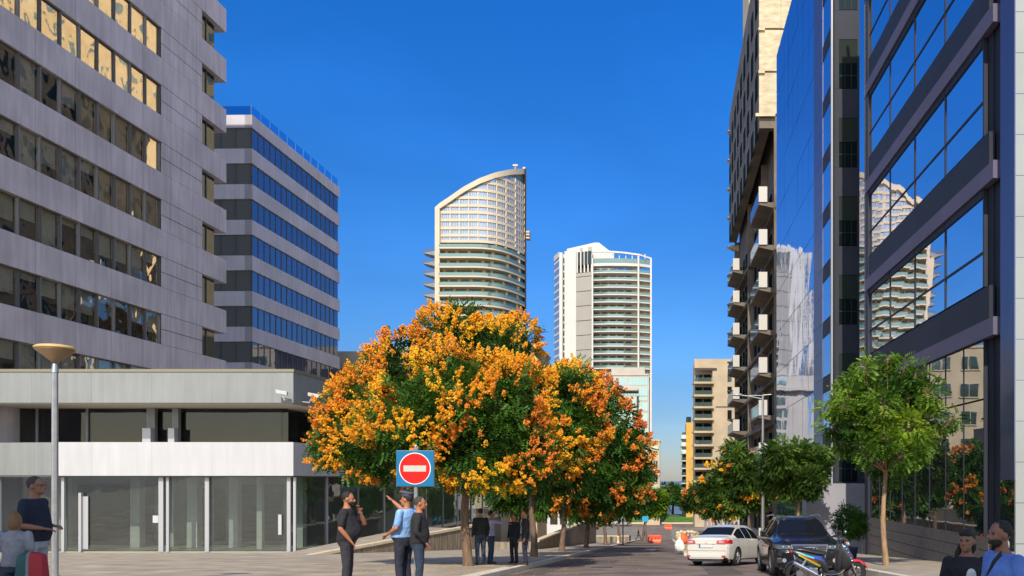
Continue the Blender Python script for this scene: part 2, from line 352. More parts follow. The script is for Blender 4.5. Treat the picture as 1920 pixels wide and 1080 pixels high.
# --- second, lower banded block with blue windows
m_bluewin = Mmirror('blue_window_glass', (.4,.44,.56), wav=.1, ws=.8, under=(.05,.065,.1), refl=.5)
m_greywin = Mmirror('grey_window_glass', (.45,.48,.48), wav=.05, ws=.8, under=(.16,.17,.17), refl=.25)
m_panel2 = M('lilac_cladding', (.56,.53,.6), .55, var=.08, vs=.3)
panels(m_panel2, 'y', 2.5, 400, .02, .04, .6, streak=.08)
f2 = FL((-40.8, 84), (.027,1), 1)
b2 = thing('banded_office_annex', 'seven storey banded block with blue windows behind the tall grey block', 'building', (-41, 84, gz(84)))
c = MB(); f2.box(c, .3, 20.7, -.3, -13.5, gz(84)-1, 34.9); c.obj('core_wall', m_dark, b2)
TOP = 34.7
for k in range(0, 11):
    zt = TOP-3.51*k; z1 = 35.96 if k == 0 else zt+1.45
    b = MB(); f2.box(b, 0, 21, 0, -14, zt, z1)
    b.obj('spandrel_band' if k else 'parapet', m_panel2, b2)
    if k < 10:
        zw = zt-2.06
        b = MB(); f2.box(b, .12, .2, -.2, -13.6, zw, zt-.001, 0)
        for q in range(0, 9): f2.box(b, .05, .13, -1.5*q-.22, -1.5*q-.3, zw+.001, zt-.002, 1)
        b.obj('window', [m_greywin, m_frame], b2)
        n = 17; L = 20.6/n
        rest = MB()
        for i in range(n):
            t0 = .2+i*L
            w = rest if i > 7 or k > 8 else MB()
            f2.box(w, t0+.08, t0+L, -.15, -.2, zw, zt-.001, 0); f2.box(w, t0, t0+.08, -.1, -.22, zw, zt-.001, 1)
            if w is not rest: w.obj('window', [m_bluewin, m_frame], b2)
        o = rest.obj('window', [m_bluewin, m_frame], b2)
b = MB(); f2.box(b, 0.05, 20.9, -.05, -.08, 35.96, 36.85, 0); f2.box(b, .05, .08, -.1, -13.9, 35.96, 36.85, 0)
for i in range(12): f2.box(b, .05+i*1.89, .11+i*1.89, -.1, -.16, 35.96, 36.9, 1)
b.obj('glass_balustrade', [Mglass('balustrade_glass', (.6,.7,.8), .15, (.55,.8,.95)), M('steel_rail', (.35,.4,.45), .35, .8)], b2)
# --- small banded wing glimpsed beyond
b3 = thing('beige_office_wing', 'low beige banded office wing glimpsed between the blue windowed block and the big golden tree', 'building', (-44,112,gz(112)))
m_beige2 = M('beige_render', (.36,.31,.25), .8, var=.1, vs=.5)
c = MB(); c.box(-44.5,-33,112,128,gz(112)-1,16.9); c.obj('wall', m_beige2, b3)
c = MB(); c.box(-39.6,-33.2,113,127,16.9,17.7); c.obj('roof_plant_room', m_beige2, b3)
for r in range(5):
    z = 14.6-3.4*r
    for i in range(8):
        c = MB(); c.box(-44.3+i*1.4, -43.2+i*1.4, 111.9, 112.1, z-1.6, z, 0); c.box(-43.2+i*1.4, -43.05+i*1.4, 111.85, 112.1, z-1.6, z, 1)
        c.obj('window', [m_dark, m_beige2], b3)
# --- the low white fronted pavilion
PD = 46.4; PX = -20.3
lb = thing('low_glass_pavilion', 'low two storey glass building with wide white horizontal fascias at left', 'building', (-28, PD, gz(PD)))
m_white = M('white_metal_fascia', (.5,.5,.515), .45, var=.025, vs=.6)
m_fasc2 = M('pale_grey_fascia', (.25,.265,.265), .5, var=.05, vs=.4)
panels(m_white, 'x', 3.27, 400, .01, .02, .75, streak=.05); panels(m_fasc2, 'x', 3.27, 400, .012, .03, .7, streak=.08)
m_rooftrim = M('roof_edge_trim', (.22,.2,.14), .6)
m_soff = M('soffit', (.45,.4,.33), .8)
m_shop = Mglass('shopfront_glass', (.62,.66,.68), .2, (.8,.84,.82), wav=.15)
m_upglass = Mglass('upper_window_glass', (.5,.5,.52), .05, (.6,.62,.6), wav=.04)
m_post = M('white_steel_post', (.42,.42,.44), .35, metal=.2)
m_floor_in = M('inside_floor', (.45,.44,.38), .4)
m_inwall = M('inside_wall', (.13,.125,.115), .8)
FX = lambda x, y: (x+.031*(y-PD))
def side_poly(x0, x1, d0, d1): return [(x0,d0),(x1+.031*(d0-PD),d0),(x1+.031*(d1-PD),d1),(x0,d1)]
LX = -37.3
c = MB(); c.prism([(LX,PD),(PX,PD),(PX+.031*54,PD+54),(LX+1,PD+54)], 4.2, 5.87); 
o = c.obj('upper_fascia', m_fasc2, lb)
c = MB(); c.prism([(LX,PD-.05),(PX+.05,PD-.05),(PX+.05+.031*54,PD+54),(LX+1,PD+54)], 5.875, 6.03); c.obj('roof_trim', m_rooftrim, lb)
c = MB(); c.prism([(LX+.1,PD+.1),(PX-.1,PD+.1),(PX-.1+.031*53,PD+53),(LX+1,PD+53)], 4.14, 4.196); c.obj('soffit', m_soff, lb)
c = MB(); c.prism([(-33.4,PD),(PX,PD),(PX+.031*54,PD+54),(-33.4,PD+54)], .23, 2.06); c.obj('lower_fascia', m_white, lb)
c = MB(); c.prism([(-45,PD+1.5),(-33.404,PD+.02),(-33.404,PD+20),(-45,PD+20)], .25, 2.05); c.obj('lower_fascia', m_fasc2, lb, label='turned fascia behind the lamp post, greyed for its shade')  # grey colour stands for the shade on this turned end of the fascia
c = MB(); c.prism([(-45,PD+.1),(PX-.1,PD+.1),(PX-.1+.031*53,PD+53),(-45,PD+53)], .16, .226); c.obj('lower_soffit', m_frame, lb)
# upper storey windows, set back under the roof
c = MB(); c.box(LX-6,PX-2.3,PD+6,PD+50,2.061,4.14); c.obj('inner_wall', M('upper_inside', (.07,.07,.065), .8, var=.4, vs=.4), lb)
xs = [-41,-36.4,-33.5,-29.6,-28.3,-21.9]
for a, b in zip(xs, xs[1:]):
    c = MB(); c.box(a+.01,b-.01,PD+3.0,PD+3.03,2.061,4.138,0); c.box(a-.06,a+.06,PD+2.9,PD+3.1,2.061,4.139,1)
    c.obj('upper_window', [m_upglass, m_frame_l], lb)
for a_, b_ in ((-29.87,-29.4),(-28.4,-28.05)): c = MB(); c.box(a_,b_,PD+2.6,PD+2.89,2.061,4.139); c.obj('column', m_frame_l, lb)
for a_, b_ in ((-29.87,-29.4),(-28.4,-28.05)): c = MB(); c.box(a_,b_,PD+2.2,PD+2.59,2.061,2.95); c.obj('lit_column_foot', m_post, lb)  # pale boxes paint the sunlit lower part of each column
for i in range(10):
    y0 = PD+3+i*4.8
    c = MB(); c.prism([(PX-2,y0),(PX-1.95,y0),(PX-1.95+.15,y0+4.75),(PX-2+.15,y0+4.75)], 2.061, 4.139); c.obj('upper_side_window', m_upglass, lb)
# ground floor
zg = lambda d: gz(d)+.13
c = MB(); c.prism([(-45,PD+.45),(PX-.5,PD+.45),(PX-.5+1.6,PD+53),(-45,PD+53)], -4.2, -3.93); c.obj('inner_floor', m_floor_in, lb)
c = MB(); c.box(-45,PX-2.6,PD+5.6,PD+52,-3.93,.16); c.obj('inner_core', M('inside_wall_light', (.36,.38,.37), .8, var=.1, vs=.5), lb)
for x0, x1, z0 in ((-35.8,-32.7,-.35),(-31.9,-31.2,-.35),(-29.2,-28.0,-.5),(-27.5,-26.9,-.5),(-26.6,-23.4,-.3),(-41,-37,-.3)):
    c = MB(); c.box(x0,x1,PD+5.45,PD+5.595,-3.7,z0); c.obj('inner_doorway', m_dark, lb)
for x, w, dd in ((-31.1,.55,3.5),(-27.6,.6,3.2),(-25.1,.5,3),(-23.3,.3,2.4),(-21.6,.55,3.6),(-35,.5,3),(-29.3,.35,4)):
    c = MB(); c.box(x-w/2,x+w/2,PD+dd,PD+dd+w,-3.929,.158); c.obj('column', M('inside_column', (.6,.62,.6), .7) if x == -31.1 else bpy.data.materials['inside_column'], lb)
gx = [-45,-40,-36.6,-33.1,-27.55,-25.2,PX-.52]
for i, (a, b) in enumerate(zip(gx, gx[1:])):
    c = MB(); c.box(a+.09,b-.09,PD+.5,PD+.53,-3.93,.157); c.obj('shopfront_pane', m_shop, lb)
def post(x, w, d=PD+.36, n='post'):
    c = MB(); c.box(x-w/2,x+w/2,d,d+.14,-3.95,.157); return c.obj(n, m_post, lb)
for x, w in ((-33.1,.16),(-27.72,.26),(-27.36,.15),(-25.2,.22),(-20.72,.2),(-20.4,.14),(-36.6,.15)): post(x, w)
c = MB(); c.box(-32.2,-32.05,PD+.3,PD+.5,-3.93,-.7); c.box(-32.04,-31.75,PD+.42,PD+.46,-3.8,-.9); c.obj('door_leaf', m_post, lb)
c = MB(); c.box(-28.2,-27.9,PD+.42,PD+.49,-2.35,-1.95); c.obj('notice_plate', m_white, lb)
c = MB(); c.box(-21.3,-21.12,PD+.38,PD+.49,-3.0,-1.9); c.obj('card_reader', m_white, lb)
for i in range(11):
    y0 = PD+.6+i*4.8; x0 = PX-.5+.031*(y0-PD); x1 = x0+.031*4.8
    c = MB(); c.prism([(x0-.03,y0+.1),(x0,y0+.1),(x1,y0+4.7),(x1-.03,y0+4.7)], max(-3.93, -20), .157); c.obj('side_pane', m_shop, lb)
    c = MB(); c.prism([(x0-.1,y0-.1),(x0+.06,y0-.1),(x0+.06,y0+.08),(x0-.1,y0+.08)], -8, .158); c.obj('post', m_post if i % 2 else m_frame_l, lb)
c = MB(); c.prism([(-40,PD+8),(PX-.62,PD+.9),(PX-.62+1.6,PD+53),(-40,PD+53)], -8.6, -4.21); c.obj('plinth', m_inwall, lb)
# two surveillance cameras on the corner
for nm, x, y, lab, sx in (('camera',-20.5,PD-.5,'white surveillance camera pointing left on the front of the pavilion roof corner', -1), ('camera',-19.9,PD+1.0,'white surveillance camera on the shaded side of the pavilion roof corner', 1)):
    t = thing('security_camera', lab, 'security camera', (x, y, 4.45), group='cameras on the pavilion corner')
    c = MB(); c.tube([(PX+.0 if sx > 0 else PX-.25, y+(.5 if sx < 0 else 0), 4.35),(x+sx*.05,y,4.3),(x+sx*.2,y,4.6)], .035, 8); c.obj('bracket', m_post, t)
    c = MB(); c.hexa([(x-.5 if sx<0 else x,y-.1,4.66),(x+.1 if sx<0 else x+.6,y-.1,4.55),(x+.1 if sx<0 else x+.6,y+.1,4.55),(x-.5 if sx<0 else x,y+.1,4.66),(x-.5 if sx<0 else x,y-.1,4.86),(x+.1 if sx<0 else x+.6,y-.1,4.75),(x+.1 if sx<0 else x+.6,y+.1,4.75),(x-.5 if sx<0 else x,y+.1,4.86)]); c.obj('housing', m_white, t, bevel=.02)
# --- sandy building further along (seen mostly in the reflections)
m_sand = M('sandstone_render', (.52,.43,.3), .85, var=.1, vs=.4)
m_green_gl = Mmirror('green_grey_glass', (.6,.8,.78), wav=.05, under=(.08,.12,.11), refl=.4)
def plain_block(name, label, x0, x1, d0, d1, top, storey, mat, nx, wl, parent=None, side=0, gl=None):
    gl = gl or m_green_gl
    t = thing(name, label, 'building', ((x0+x1)/2, d0, gz(d0)))
    c = MB(); c.box(x0,x1,d0,d1,gz(d0)-6,top); c.obj('wall', mat, t)
    c = MB(); c.box(x0-.15,x1+.15,d0-.15,d1+.15,top+.001,top+.35); c.obj('parapet', mat, t)
    z = top-1.2; L = (x1-x0)/nx
    cnt = 0
    while z-storey > gz(d0)+1 and cnt < 90:
        for i in range(nx):
            a = x0+L*(i+.5)-wl/2
            c = MB(); c.box(a,a+wl,d0-.05,d0+.01,z-1.7,z,0); c.box(a-.1,a,d0-.1,d0,z-1.7,z,1); c.box(a+wl,a+wl+.1,d0-.1,d0,z-1.7,z,1); c.box(a+wl/2-.05,a+wl/2+.05,d0-.09,d0-.04,z-1.7,z,1); c.box(a-.15,a+wl+.15,d0-.16,d0,z-1.85,z-1.7,1)
            c.obj('window', [gl, mat], t); cnt += 1
        z -= storey
    return t
plain_block('sandstone_apartment', 'sandy apartment building hidden behind the golden trees on the left', -28.5, -17, 112, 124, 17.5, 3.6, m_sand, 3, 2.2)
# ================================================================ buildings on the right
m_mir = Mmirror('mirror_facade_glass', (.76,.76,.84), wav=.07, ws=.42, rough=.012, under=(.01,.015,.03), refl=.93)
m_mirlow = Mmirror('dark_shopfront_glass', (.58,.62,.68), wav=.05, ws=.5, rough=.012, under=(.03,.035,.04), refl=.72)
m_blk = M('dark_grey_metal_panel', (.03,.034,.05), .6, var=.1, vs=.5, spec=.2)
m_pur = M('grey_violet_band', (.12,.11,.17), .6, var=.06, vs=.5, spec=.2)
m_gran = M('dark_granite', (.12,.11,.105), .55, var=.2, vs=6, bump=.1, bs=30)
m_lpan = M('pale_glass_panel', (.3,.32,.31), .4, var=.04, vs=.7)
m_side = Mmirror('side_slate_glass', (.36,.4,.55), wav=.02, rough=.2, under=(.07,.08,.14), refl=.3)
fr = FL((10.43-.0156*24.6, 24.6), (-.0156,1), -1)
T = lambda d: (d-24.6)
rb = thing('mirror_glass_office', 'mirror glass office with dark diagonal bands at right, reflecting the sail shaped tower', 'building', (11,30,gz(30)))
ZT = 31.0
c = MB(); fr.box(c, 1.9, T(42.6), -.12, -14, gz(42)-2, ZT); c.obj('core_wall', m_blk, rb)
bays = [26.9,30.45,34.0,37.55,41.1]
for j in range(0, 6):
    zf = 4.42+4.75*j
    if zf > ZT-1: break
    c = MB(); fr.box(c, T(25.9), T(42.6), .12, -.11, zf, zf+.55); c.obj('violet_band', m_pur, rb)
    c = MB(); fr.box(c, T(26.35), T(41.6), .06, -.11, zf+.553, zf+1.6); c.obj('dark_band', m_blk, rb)
    for a, b in zip(bays, bays[1:]):
        for z0, z1 in ((zf+1.69, zf+2.72), (zf+2.8, zf+4.5)):
            w = MB(); jt = [random.uniform(-.004,.004) for _ in range(4)]
            w.quad(fr.w(T(b)-.04,.0+jt[0],z0), fr.w(T(a)+.04,jt[1],z0), fr.w(T(a)+.04,jt[2],z1), fr.w(T(b)-.04,jt[3],z1))
            w.obj('window', m_mir, rb)
        w = MB(); fr.box(w, T(a)-.04, T(a)+.04, .03, -.1, zf+1.671, zf+4.749); fr.box(w, T(a)+.041, T(b)-.041, .025, -.1, zf+2.721, zf+2.799); fr.box(w, T(a)+.041, T(b)-.041, .05, -.1, zf+4.501, zf+4.749)
        w.obj('window_frame', m_blk, rb)
c = MB(); fr.box(c, T(41.1)+.0, T(41.6), .1, -.1, gz(42)-1, ZT); c.obj('pilaster', m_blk, rb)
c = MB(); fr.box(c, T(41.62), T(42.6), .14, -.11, .4, ZT); c.obj('edge_strip', m_mir, rb)
# tall ground floor glazing
for a, b in zip(bays, bays[1:]):
    for q in range(2):
        t0 = T(a)+(b-a)/2*q; t1 = t0+(b-a)/2
        for z0, z1 in ((-1.79,2.52),(2.58,4.4)):
            w = MB(); w.quad(fr.w(t1-.02,.0,z0), fr.w(t0+.02,0,z0), fr.w(t0+.02,0,z1), fr.w(t1-.02,0,z1)); w.obj('shopfront_pane', m_mirlow, rb)
        w = MB(); fr.box(w, t0-.02, t0+.02, .02, -.1, -1.79, 4.41); w.obj('mullion', m_blk, rb)
for i in range(10):
    c = MB(); z0 = -1.8-.42*(i+1)
    fr.box(c, T(26.5), T(42.6), .03, -.1, z0+.02, z0+.42); c.obj('granite_course', m_gran, rb)
c = MB(); fr.box(c, T(26.5), T(42.6), .0, -.1, -6.2, -1.8); c.obj('granite_joint', m_blk, rb)
c = MB(); fr.box(c, T(25.6), T(26.5), -.25, -.8, gz(26)-.5, ZT); c.obj('corner_pillar', m_shadow_gap, rb)
c = MB(); fr.box(c, 0, T(25.6), .02, -.3, 0, ZT, 0); c.obj('side_glass', m_side, rb)
c = MB(); fr.box(c, 0, T(25.6), .02, -.3, gz(26)-.5, -.003, 0); c.obj('side_glass', m_mirlow, rb)
c = MB(); c.box(10.2,24,24.75,38,gz(24)-.5,ZT); c.obj('front_core', m_blk, rb)
z = gz(25)-.3; i = 0
while z < 22:
    for x in range(4):
        c = MB(); c.box(10.06+x*3,10.06+x*3+2.985,24.6,24.74,z+.012,z+1.17); c.obj('front_panel', m_lpan, rb)
    z += 1.18
# --- blue glass tower block
m_bl = Mmirror('blue_curtain_glass', (.66,.7,.84), wav=.14, ws=.35, rough=.03, under=(.05,.1,.24), refl=.8)
m_bl2 = Mmirror('slate_blue_panel', (.4,.45,.6), wav=.02, rough=.2, under=(.1,.12,.2), refl=.4)
fb = FL((9.65, 50), (-.005,1), -1); BT = 36.8
bb = thing('blue_curtain_wall_block', 'blue curtain wall block reflecting the pale tower, left of the mirror glass office', 'building', (11,50,gz(50)))
c = MB(); fb.box(c, .1, 24, -.05, -16, gz(74)-1, BT-.05); c.obj('core_wall', m_blk, bb)
n = 8; L = 18.4/n; H = 3.45
for i in range(n):
    for k in range(12):
        z1 = BT-k*H; z0 = z1-H; t0 = 5.6+i*L
        w = MB(); jt = [random.uniform(-.006,.006) for _ in range(4)]
        w.quad(fb.w(t0+L-.015,jt[0],z0+.02), fb.w(t0+.015,jt[1],z0+.02), fb.w(t0+.015,jt[2],z1-.02), fb.w(t0+L-.015,jt[3],z1-.02)); w.obj('window', m_bl, bb)
for k in range(24):
    z1 = BT-k*1.7
    w = MB(); fb.box(w, 2.62, 5.58, .04, -.04, z1-1.68, z1); w.obj('slate_panel', m_bl2, bb)
    if k % 2 == 0:
        w = MB(); fb.box(w, .3, 2.55, .0, -.04, z1-3.3, z1-.9, 0); fb.box(w, .3, 2.55, .02, -.04, z1-.898, z1, 1); w.obj('narrow_window', [m_bl, m_blk], bb)
c = MB(); c.box(9.62,9.7,49.85,50.1,gz(50)-.5,BT); c.obj('corner_trim', m_post, bb)
m_fg = Mmirror('front_dark_glass', (.2,.26,.26), wav=.03, under=(.008,.014,.014), refl=.12)
m_fgl = Mmirror('front_grey_glass', (.3,.33,.32), wav=.03, under=(.03,.04,.036), refl=.12)
for k in range(9):
    z0 = 27.2+4.6*2-4.6*k-4.3
    w = MB(); w.box(9.81,13.4,49.95,50.08,z0-1.7,z0-.002); w.obj('dark_spandrel', m_blk, bb)
    w = MB(); w.box(10.1,11.15,49.97,50.05,z0+1.5,z0+2.88,1); w.box(10.1,11.15,49.97,50.05,z0+.04,z0+1.45,0)
    w.box(9.81,10.09,49.94,50.08,z0,z0+2.898,2); w.box(11.16,13.4,49.94,50.08,z0,z0+2.898,2)
    for x in (10.42,10.8): w.box(x,x+.03,49.95,49.969,z0+.04,z0+1.5,2)
    w.box(10.1,11.15,49.95,49.969,z0+.75,z0+.79,2)
    w.obj('window', [m_fg, m_fgl, m_blk], bb)
c = MB(); c.box(7.9,11.2,48.2,49.7,gz(49)-.5,-.2); c.obj('entrance_wall', M('pale_lilac_render', (.3,.3,.35), .7, var=.06, vs=.8), bb)
# --- unfinished looking concrete block with box balconies
m_conc = M('board_marked_concrete', (.5,.42,.29), .85, var=.2, vs=.9, bump=.5, bs=3, stretch=(1,1,2.5))
m_dconc = M('dark_render', (.15,.12,.095), .8, var=.25, vs=.4)
m_balw = M('white_balcony_panel', (.5,.48,.45), .5)
m_balg = Mmirror('balcony_glass', (.6,.7,.85), wav=.02, under=(.12,.15,.2), refl=.5)
# sizes in units of S = 1.2 m (a tall-storeyed frame)
S = 1.2
fc0 = FL((9.35*S, 74.2*S), (-.0156,1), -1)
class _S:
    def box(s, mb, t0, t1, o0, o1, z0, z1, m=0): fc0.box(mb, t0*S, t1*S, o0*S, o1*S, z0*S, z1*S, m)
    def w(s, t, o, z): return fc0.w(t*S, o*S, z*S)
fc = _S()
def sb(mb, *a): mb.box(*[v*S for v in a[:6]], *a[6:]); return mb
cb = thing('concrete_balcony_block', 'dark concrete block with white box balconies and cream end wall behind the blue glass block', 'building', (12*S,75*S,gz(90)))
c = MB(); fc.box(c, .02, 36, -.6, -18, -10, 46.5); c.obj('core_wall', m_dconc, cb)
c = MB(); c.prism([(8.06*S,74.2*S),(20*S,74.2*S),(20*S,74.9*S),(9.0*S,74.9*S),(9.0*S,110*S),(8.06*S,110*S)], 30.6*S, 46.5*S); c.obj('upper_wall', [m_dconc], cb)
for k in range(6):
    z0 = 46.5-3.72*(k+1)
    if z0 < 26: break
    for xx in ((8.02,9.9),(9.92,12.5),(12.52,20)):
        w = MB(); sb(w, xx[0],xx[1],74.02+(.02 if xx[0] > 9 else 0),74.199,z0+.16,z0+3.72-.02); w.obj('concrete_panel', m_conc, cb)
    w = MB(); sb(w, 7.7 if k == 3 else 7.95, 8.5 if k != 3 else 9.4, 73.85,74.01,z0-.12,z0+.14); w.obj('slab_end', m_conc, cb)
    if k == 3: break
for k in range(11):
    zt = 25.6-3.72*k
    if zt*S < gz(80*S)+1.5: break
    for (t0, t1) in ((.3, 7.0), (24.4, 31.9)):
        b = MB(); X0, X1 = 1.3, .58
        fc.box(b, t0, t1, X0, -.59, zt-1.55, zt-1.36, 0)
        b.add([fc.w(t0,-.5,zt-1.95), fc.w(t0,X0,zt-1.551), fc.w(t0,-.5,zt-1.551), fc.w(t1,-.5,zt-1.95), fc.w(t1,X0,zt-1.551), fc.w(t1,-.5,zt-1.551)], [(0,1,2),(3,5,4),(0,3,4,1),(1,4,5,2),(0,2,5,3)], 0)
        bal = b.obj('balcony', m_dconc, cb)
        b = MB(); fc.box(b, t0-.12, t0-.001, X0+.02, X1, zt-1.36, zt-.02); b.obj('end_panel', m_balw, bal)
        b = MB(); fc.box(b, t0+.01, t1-.1, X0-.02, X0-.06, zt-1.36, zt-.3); b.obj('railing', m_balg, bal)
    b = MB(); fc.box(b, 0, 36, .03, -.59, zt-2.1, zt-1.8, 0); b.obj('floor_edge', m_dconc, cb)
    for t0 in (2.5,5.6,9.4,14.5,17.4,21,26.6,29.5,33):
        b = MB(); fc.box(b, t0, t0+1.5, -.5, -.59, zt-1.0, zt+1.15); b.obj('window', m_fg, cb)
for k in range(14):
    zt = 45-3.72*k
    if zt < -6: break
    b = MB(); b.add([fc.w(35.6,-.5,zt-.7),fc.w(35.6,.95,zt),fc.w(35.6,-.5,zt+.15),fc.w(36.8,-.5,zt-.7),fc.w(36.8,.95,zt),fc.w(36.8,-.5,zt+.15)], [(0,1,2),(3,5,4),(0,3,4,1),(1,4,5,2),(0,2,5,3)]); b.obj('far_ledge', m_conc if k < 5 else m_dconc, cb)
for k in range(5):
    zt = 43.5-3.72*k
    for t0 in (1.2,5,9,13,17,21,25,29,33):
        if zt > 31: b = MB(); sb(b, 7.98,8.059,74.2+t0,74.2+t0+1.7,zt-2,zt); b.obj('upper_window', m_fg, cb)
for t0, wd in ((0,.06),(8.6,.25),(20.5,.3),(35.7,.3)):
    c = MB(); fc.box(c, t0, t0+wd, .02, -.59, -9, 30.59); c.obj('fin_wall', m_dconc, cb)
# hidden tall cream block beyond it: only the window panes on the left can see it
plain_block('cream_tower_block', 'tall cream tower block behind the concrete block, mirrored in the windows at left', 15.9, 74, 165, 178, 122, 4.1, M('cream_render', (.62,.5,.32), .85, var=.12, vs=.2), 7, 2.2)
# --- beige block at the end of the street
m_bei = M('beige_stone', (.46,.37,.26), .8, var=.1, vs=.35)
eb = thing('beige_balcony_block', 'beige block with stacked open balconies at the end of the street', 'building', (10,190,gz(190)))
D = 190
def X(px, d=D): return (px-CX)/F*d
def Z(py, d=D): return (CY-py)/F*d
c = MB(); c.box(X(1336),X(1400),D,D+14,gz(D)-1,Z(673)); c.box(X(1303),X(1336)-.001,D+1.6,D+14,gz(D)-1,Z(673)-.01); c.obj('wall', m_bei, eb)
c = MB(); c.box(X(1302),X(1336),D-.05,D+1.59,Z(690),Z(673)); c.obj('roof_screen', m_bei, eb)
c = MB(); c.box(X(1304),X(1344),D-.15,D-.06,Z(694.5),Z(690)); c.obj('roof_slot', m_shadow_gap, eb)
for i, y in enumerate((720,744,766,788,812,837,861,881,904,928)):
    b = MB(); b.prism([(X(1298),D+3),(X(1301),D-.8),(X(1338),D-.8),(X(1338),D+1.58),(X(1303),D+1.58)], Z(y), Z(y)+.45, 0); bal = b.obj('balcony', m_bei, eb)
    b = MB(); b.box(X(1303),X(1334),D-.7,D-.62,Z(y)+.452,Z(y)+1.35); b.obj('railing', m_green_gl, bal)
    b = MB(); b.box(X(1304),X(1334),D+1.5,D+1.597,Z(y)+.46,Z(y)+2.3,0); b.box(X(1318),X(1319),D+1.4,D+1.499,Z(y)+.46,Z(y)+2.3,1); b.obj('window', [m_fg, m_bei], eb)
for y0, y1 in ((703,716),(725,739),(748,758),(769,786)):
    b = MB(); b.box(X(1364),X(1372),D-.03,D+.01,Z(y1),Z(y0)); b.obj('window', m_fg if y0 > 710 else m_green_gl, eb)
c = MB(); c.box(X(1342),X(1400),D-.06,D-.001,Z(764),Z(762)); c.obj('string_course', m_shadow_gap, eb)
# --- yellow and green slivers
D2 = 222
yb = thing('ochre_apartment', 'narrow ochre yellow apartment block left of the beige balcony block', 'building', (X(1290,D2),D2,gz(D2)))
c = MB(); c.box(X(1286.5,D2),X(1310,D2),D2,D2+10,-12,Z(792,D2)); c.obj('wall', M('ochre_render', (.62,.36,.08), .8, var=.1, vs=.5), yb)
c = MB(); c.box(X(1287.5,D2),X(1296,D2),D2+1,D2+8,Z(792,D2)+.001,Z(781,D2)); c.obj('roof_room', m_fgl, yb)
for i in range(9):
    b = MB(); b.box(X(1277,D2),X(1286.4,D2),D2,D2+8,Z(823,D2)-i*1.95,Z(823,D2)-i*1.95+.3,0); b.box(X(1278,D2),X(1286.4,D2),D2+.1,D2+.18,Z(823,D2)-i*1.95+.301,Z(823,D2)-i*1.95+1.1,1); b.obj('balcony', [m_balw, m_green_gl], yb)
c = MB(); c.box(X(1280,D2),X(1286.4,D2),D2+1.2,D2+8.5,-12,Z(810,D2)); c.obj('side_wall', m_fgl, yb)
D3 = 200
plain_block('cream_corner_block', 'small cream block peeping out beside the right edge of the orange trees', X(1205,D3), X(1237,D3), D3, D3+10, Z(827,D3), 3.4, m_sand, 2, 1.0)
# --- pale mid rise in front of the balcony tower
D4 = 235
m_pale = M('pale_stone', (.46,.42,.37), .7, var=.06, vs=.4)
mr = thing('pale_midrise', 'pale mid rise with glass bands in front of the balcony tower', 'building', (X(1180,D4),D4,gz(200)))
c = MB(); c.box(X(1100,D4),X(1217,D4),D4,D4+12,-12,Z(704,D4)); c.box(X(1146,D4),X(1209,D4),D4+1,D4+12,Z(704,D4)+.001,Z(688,D4)); c.obj('wall', m_pale, mr)
c = MB(); c.box(X(1100,D4),X(1195,D4),D4-4,D4-.001,-12,Z(745,D4)); c.obj('front_wing', m_pale, mr)
c = MB(); c.box(X(1098,D4),X(1197,D4),D4-4.3,D4,Z(735,D4),Z(730,D4)); c.obj('wing_cornice', m_pale, mr)
c = MB(); c.box(X(1130,D4),X(1216,D4),D4-.25,D4-.002,Z(704,D4),Z(701,D4)); c.obj('cornice', m_pale, mr)
for y0, y1, a, b_ in ((708,722,1148,1176),(708,722,1180,1214),(726,742,1150,1214),(745,751,1198,1214),(755,770,1198,1214),(775,790,1198,1214),(796,812,1198,1214),(818,830,1198,1214)):
    b = MB(); b.box(X(a,D4),X(b_,D4),D4-.06,D4-.003,Z(y1,D4),Z(y0,D4),0)
    n = int((b_-a)/5)
    for i in range(1, n): xx = X(a+(b_-a)*i/n,D4); b.box(xx-.05,xx+.05,D4-.1,D4-.06,Z(y1,D4),Z(y0,D4),1)
    b.obj('window', [m_green_gl, m_pale], mr)
for y0, y1 in ((748,762),(768,784),(790,806),(812,830)):
    b = MB(); b.box(X(1150,D4-4),X(1192,D4-4),D4-4.08,D4-4.002,Z(y1,D4),Z(y0,D4),0); b.obj('window', [m_green_gl], mr)
# --- sail shaped tower
D5 = 290
m_tw = M('tower_cream', (.52,.44,.33), .6, var=.04, vs=.2)
m_tgl = Mmirror('tower_blue_glass', (.62,.74,.92), wav=.1, ws=.3, rough=.08, under=(.22,.27,.33), refl=.45)
m_tgr = Mmirror('tower_green_glass', (.6,.72,.66), wav=.06, ws=.3, rough=.08, under=(.13,.19,.17), refl=.2)
t1 = thing('sail_shaped_tower', 'tall cream tower with a curved sloping sail roof and rounded balconies', 'tower', (X(900,D5),D5,-12))
xa, xb = X(826,D5), X(986,D5)*(D5+17)/D5
NP = 28
def arc(t): return D5+17*max(0, (t-.3)/.7)**3.0      # plan depth of the rounded face
def roofy(t):                                          # height of the sail edge, in photo rows
    px = 826+160*t
    pts = [(817,388),(840,373),(870,352),(900,336),(930,325),(960,319),(987,318)]
    for (a, b), (c_, d_) in zip(pts, pts[1:]):
        if a <= px <= c_: return b+(d_-b)*(px-a)/(c_-a)
    return 318
def tx(t): return (826+160*t-CX)/F*arc(t)
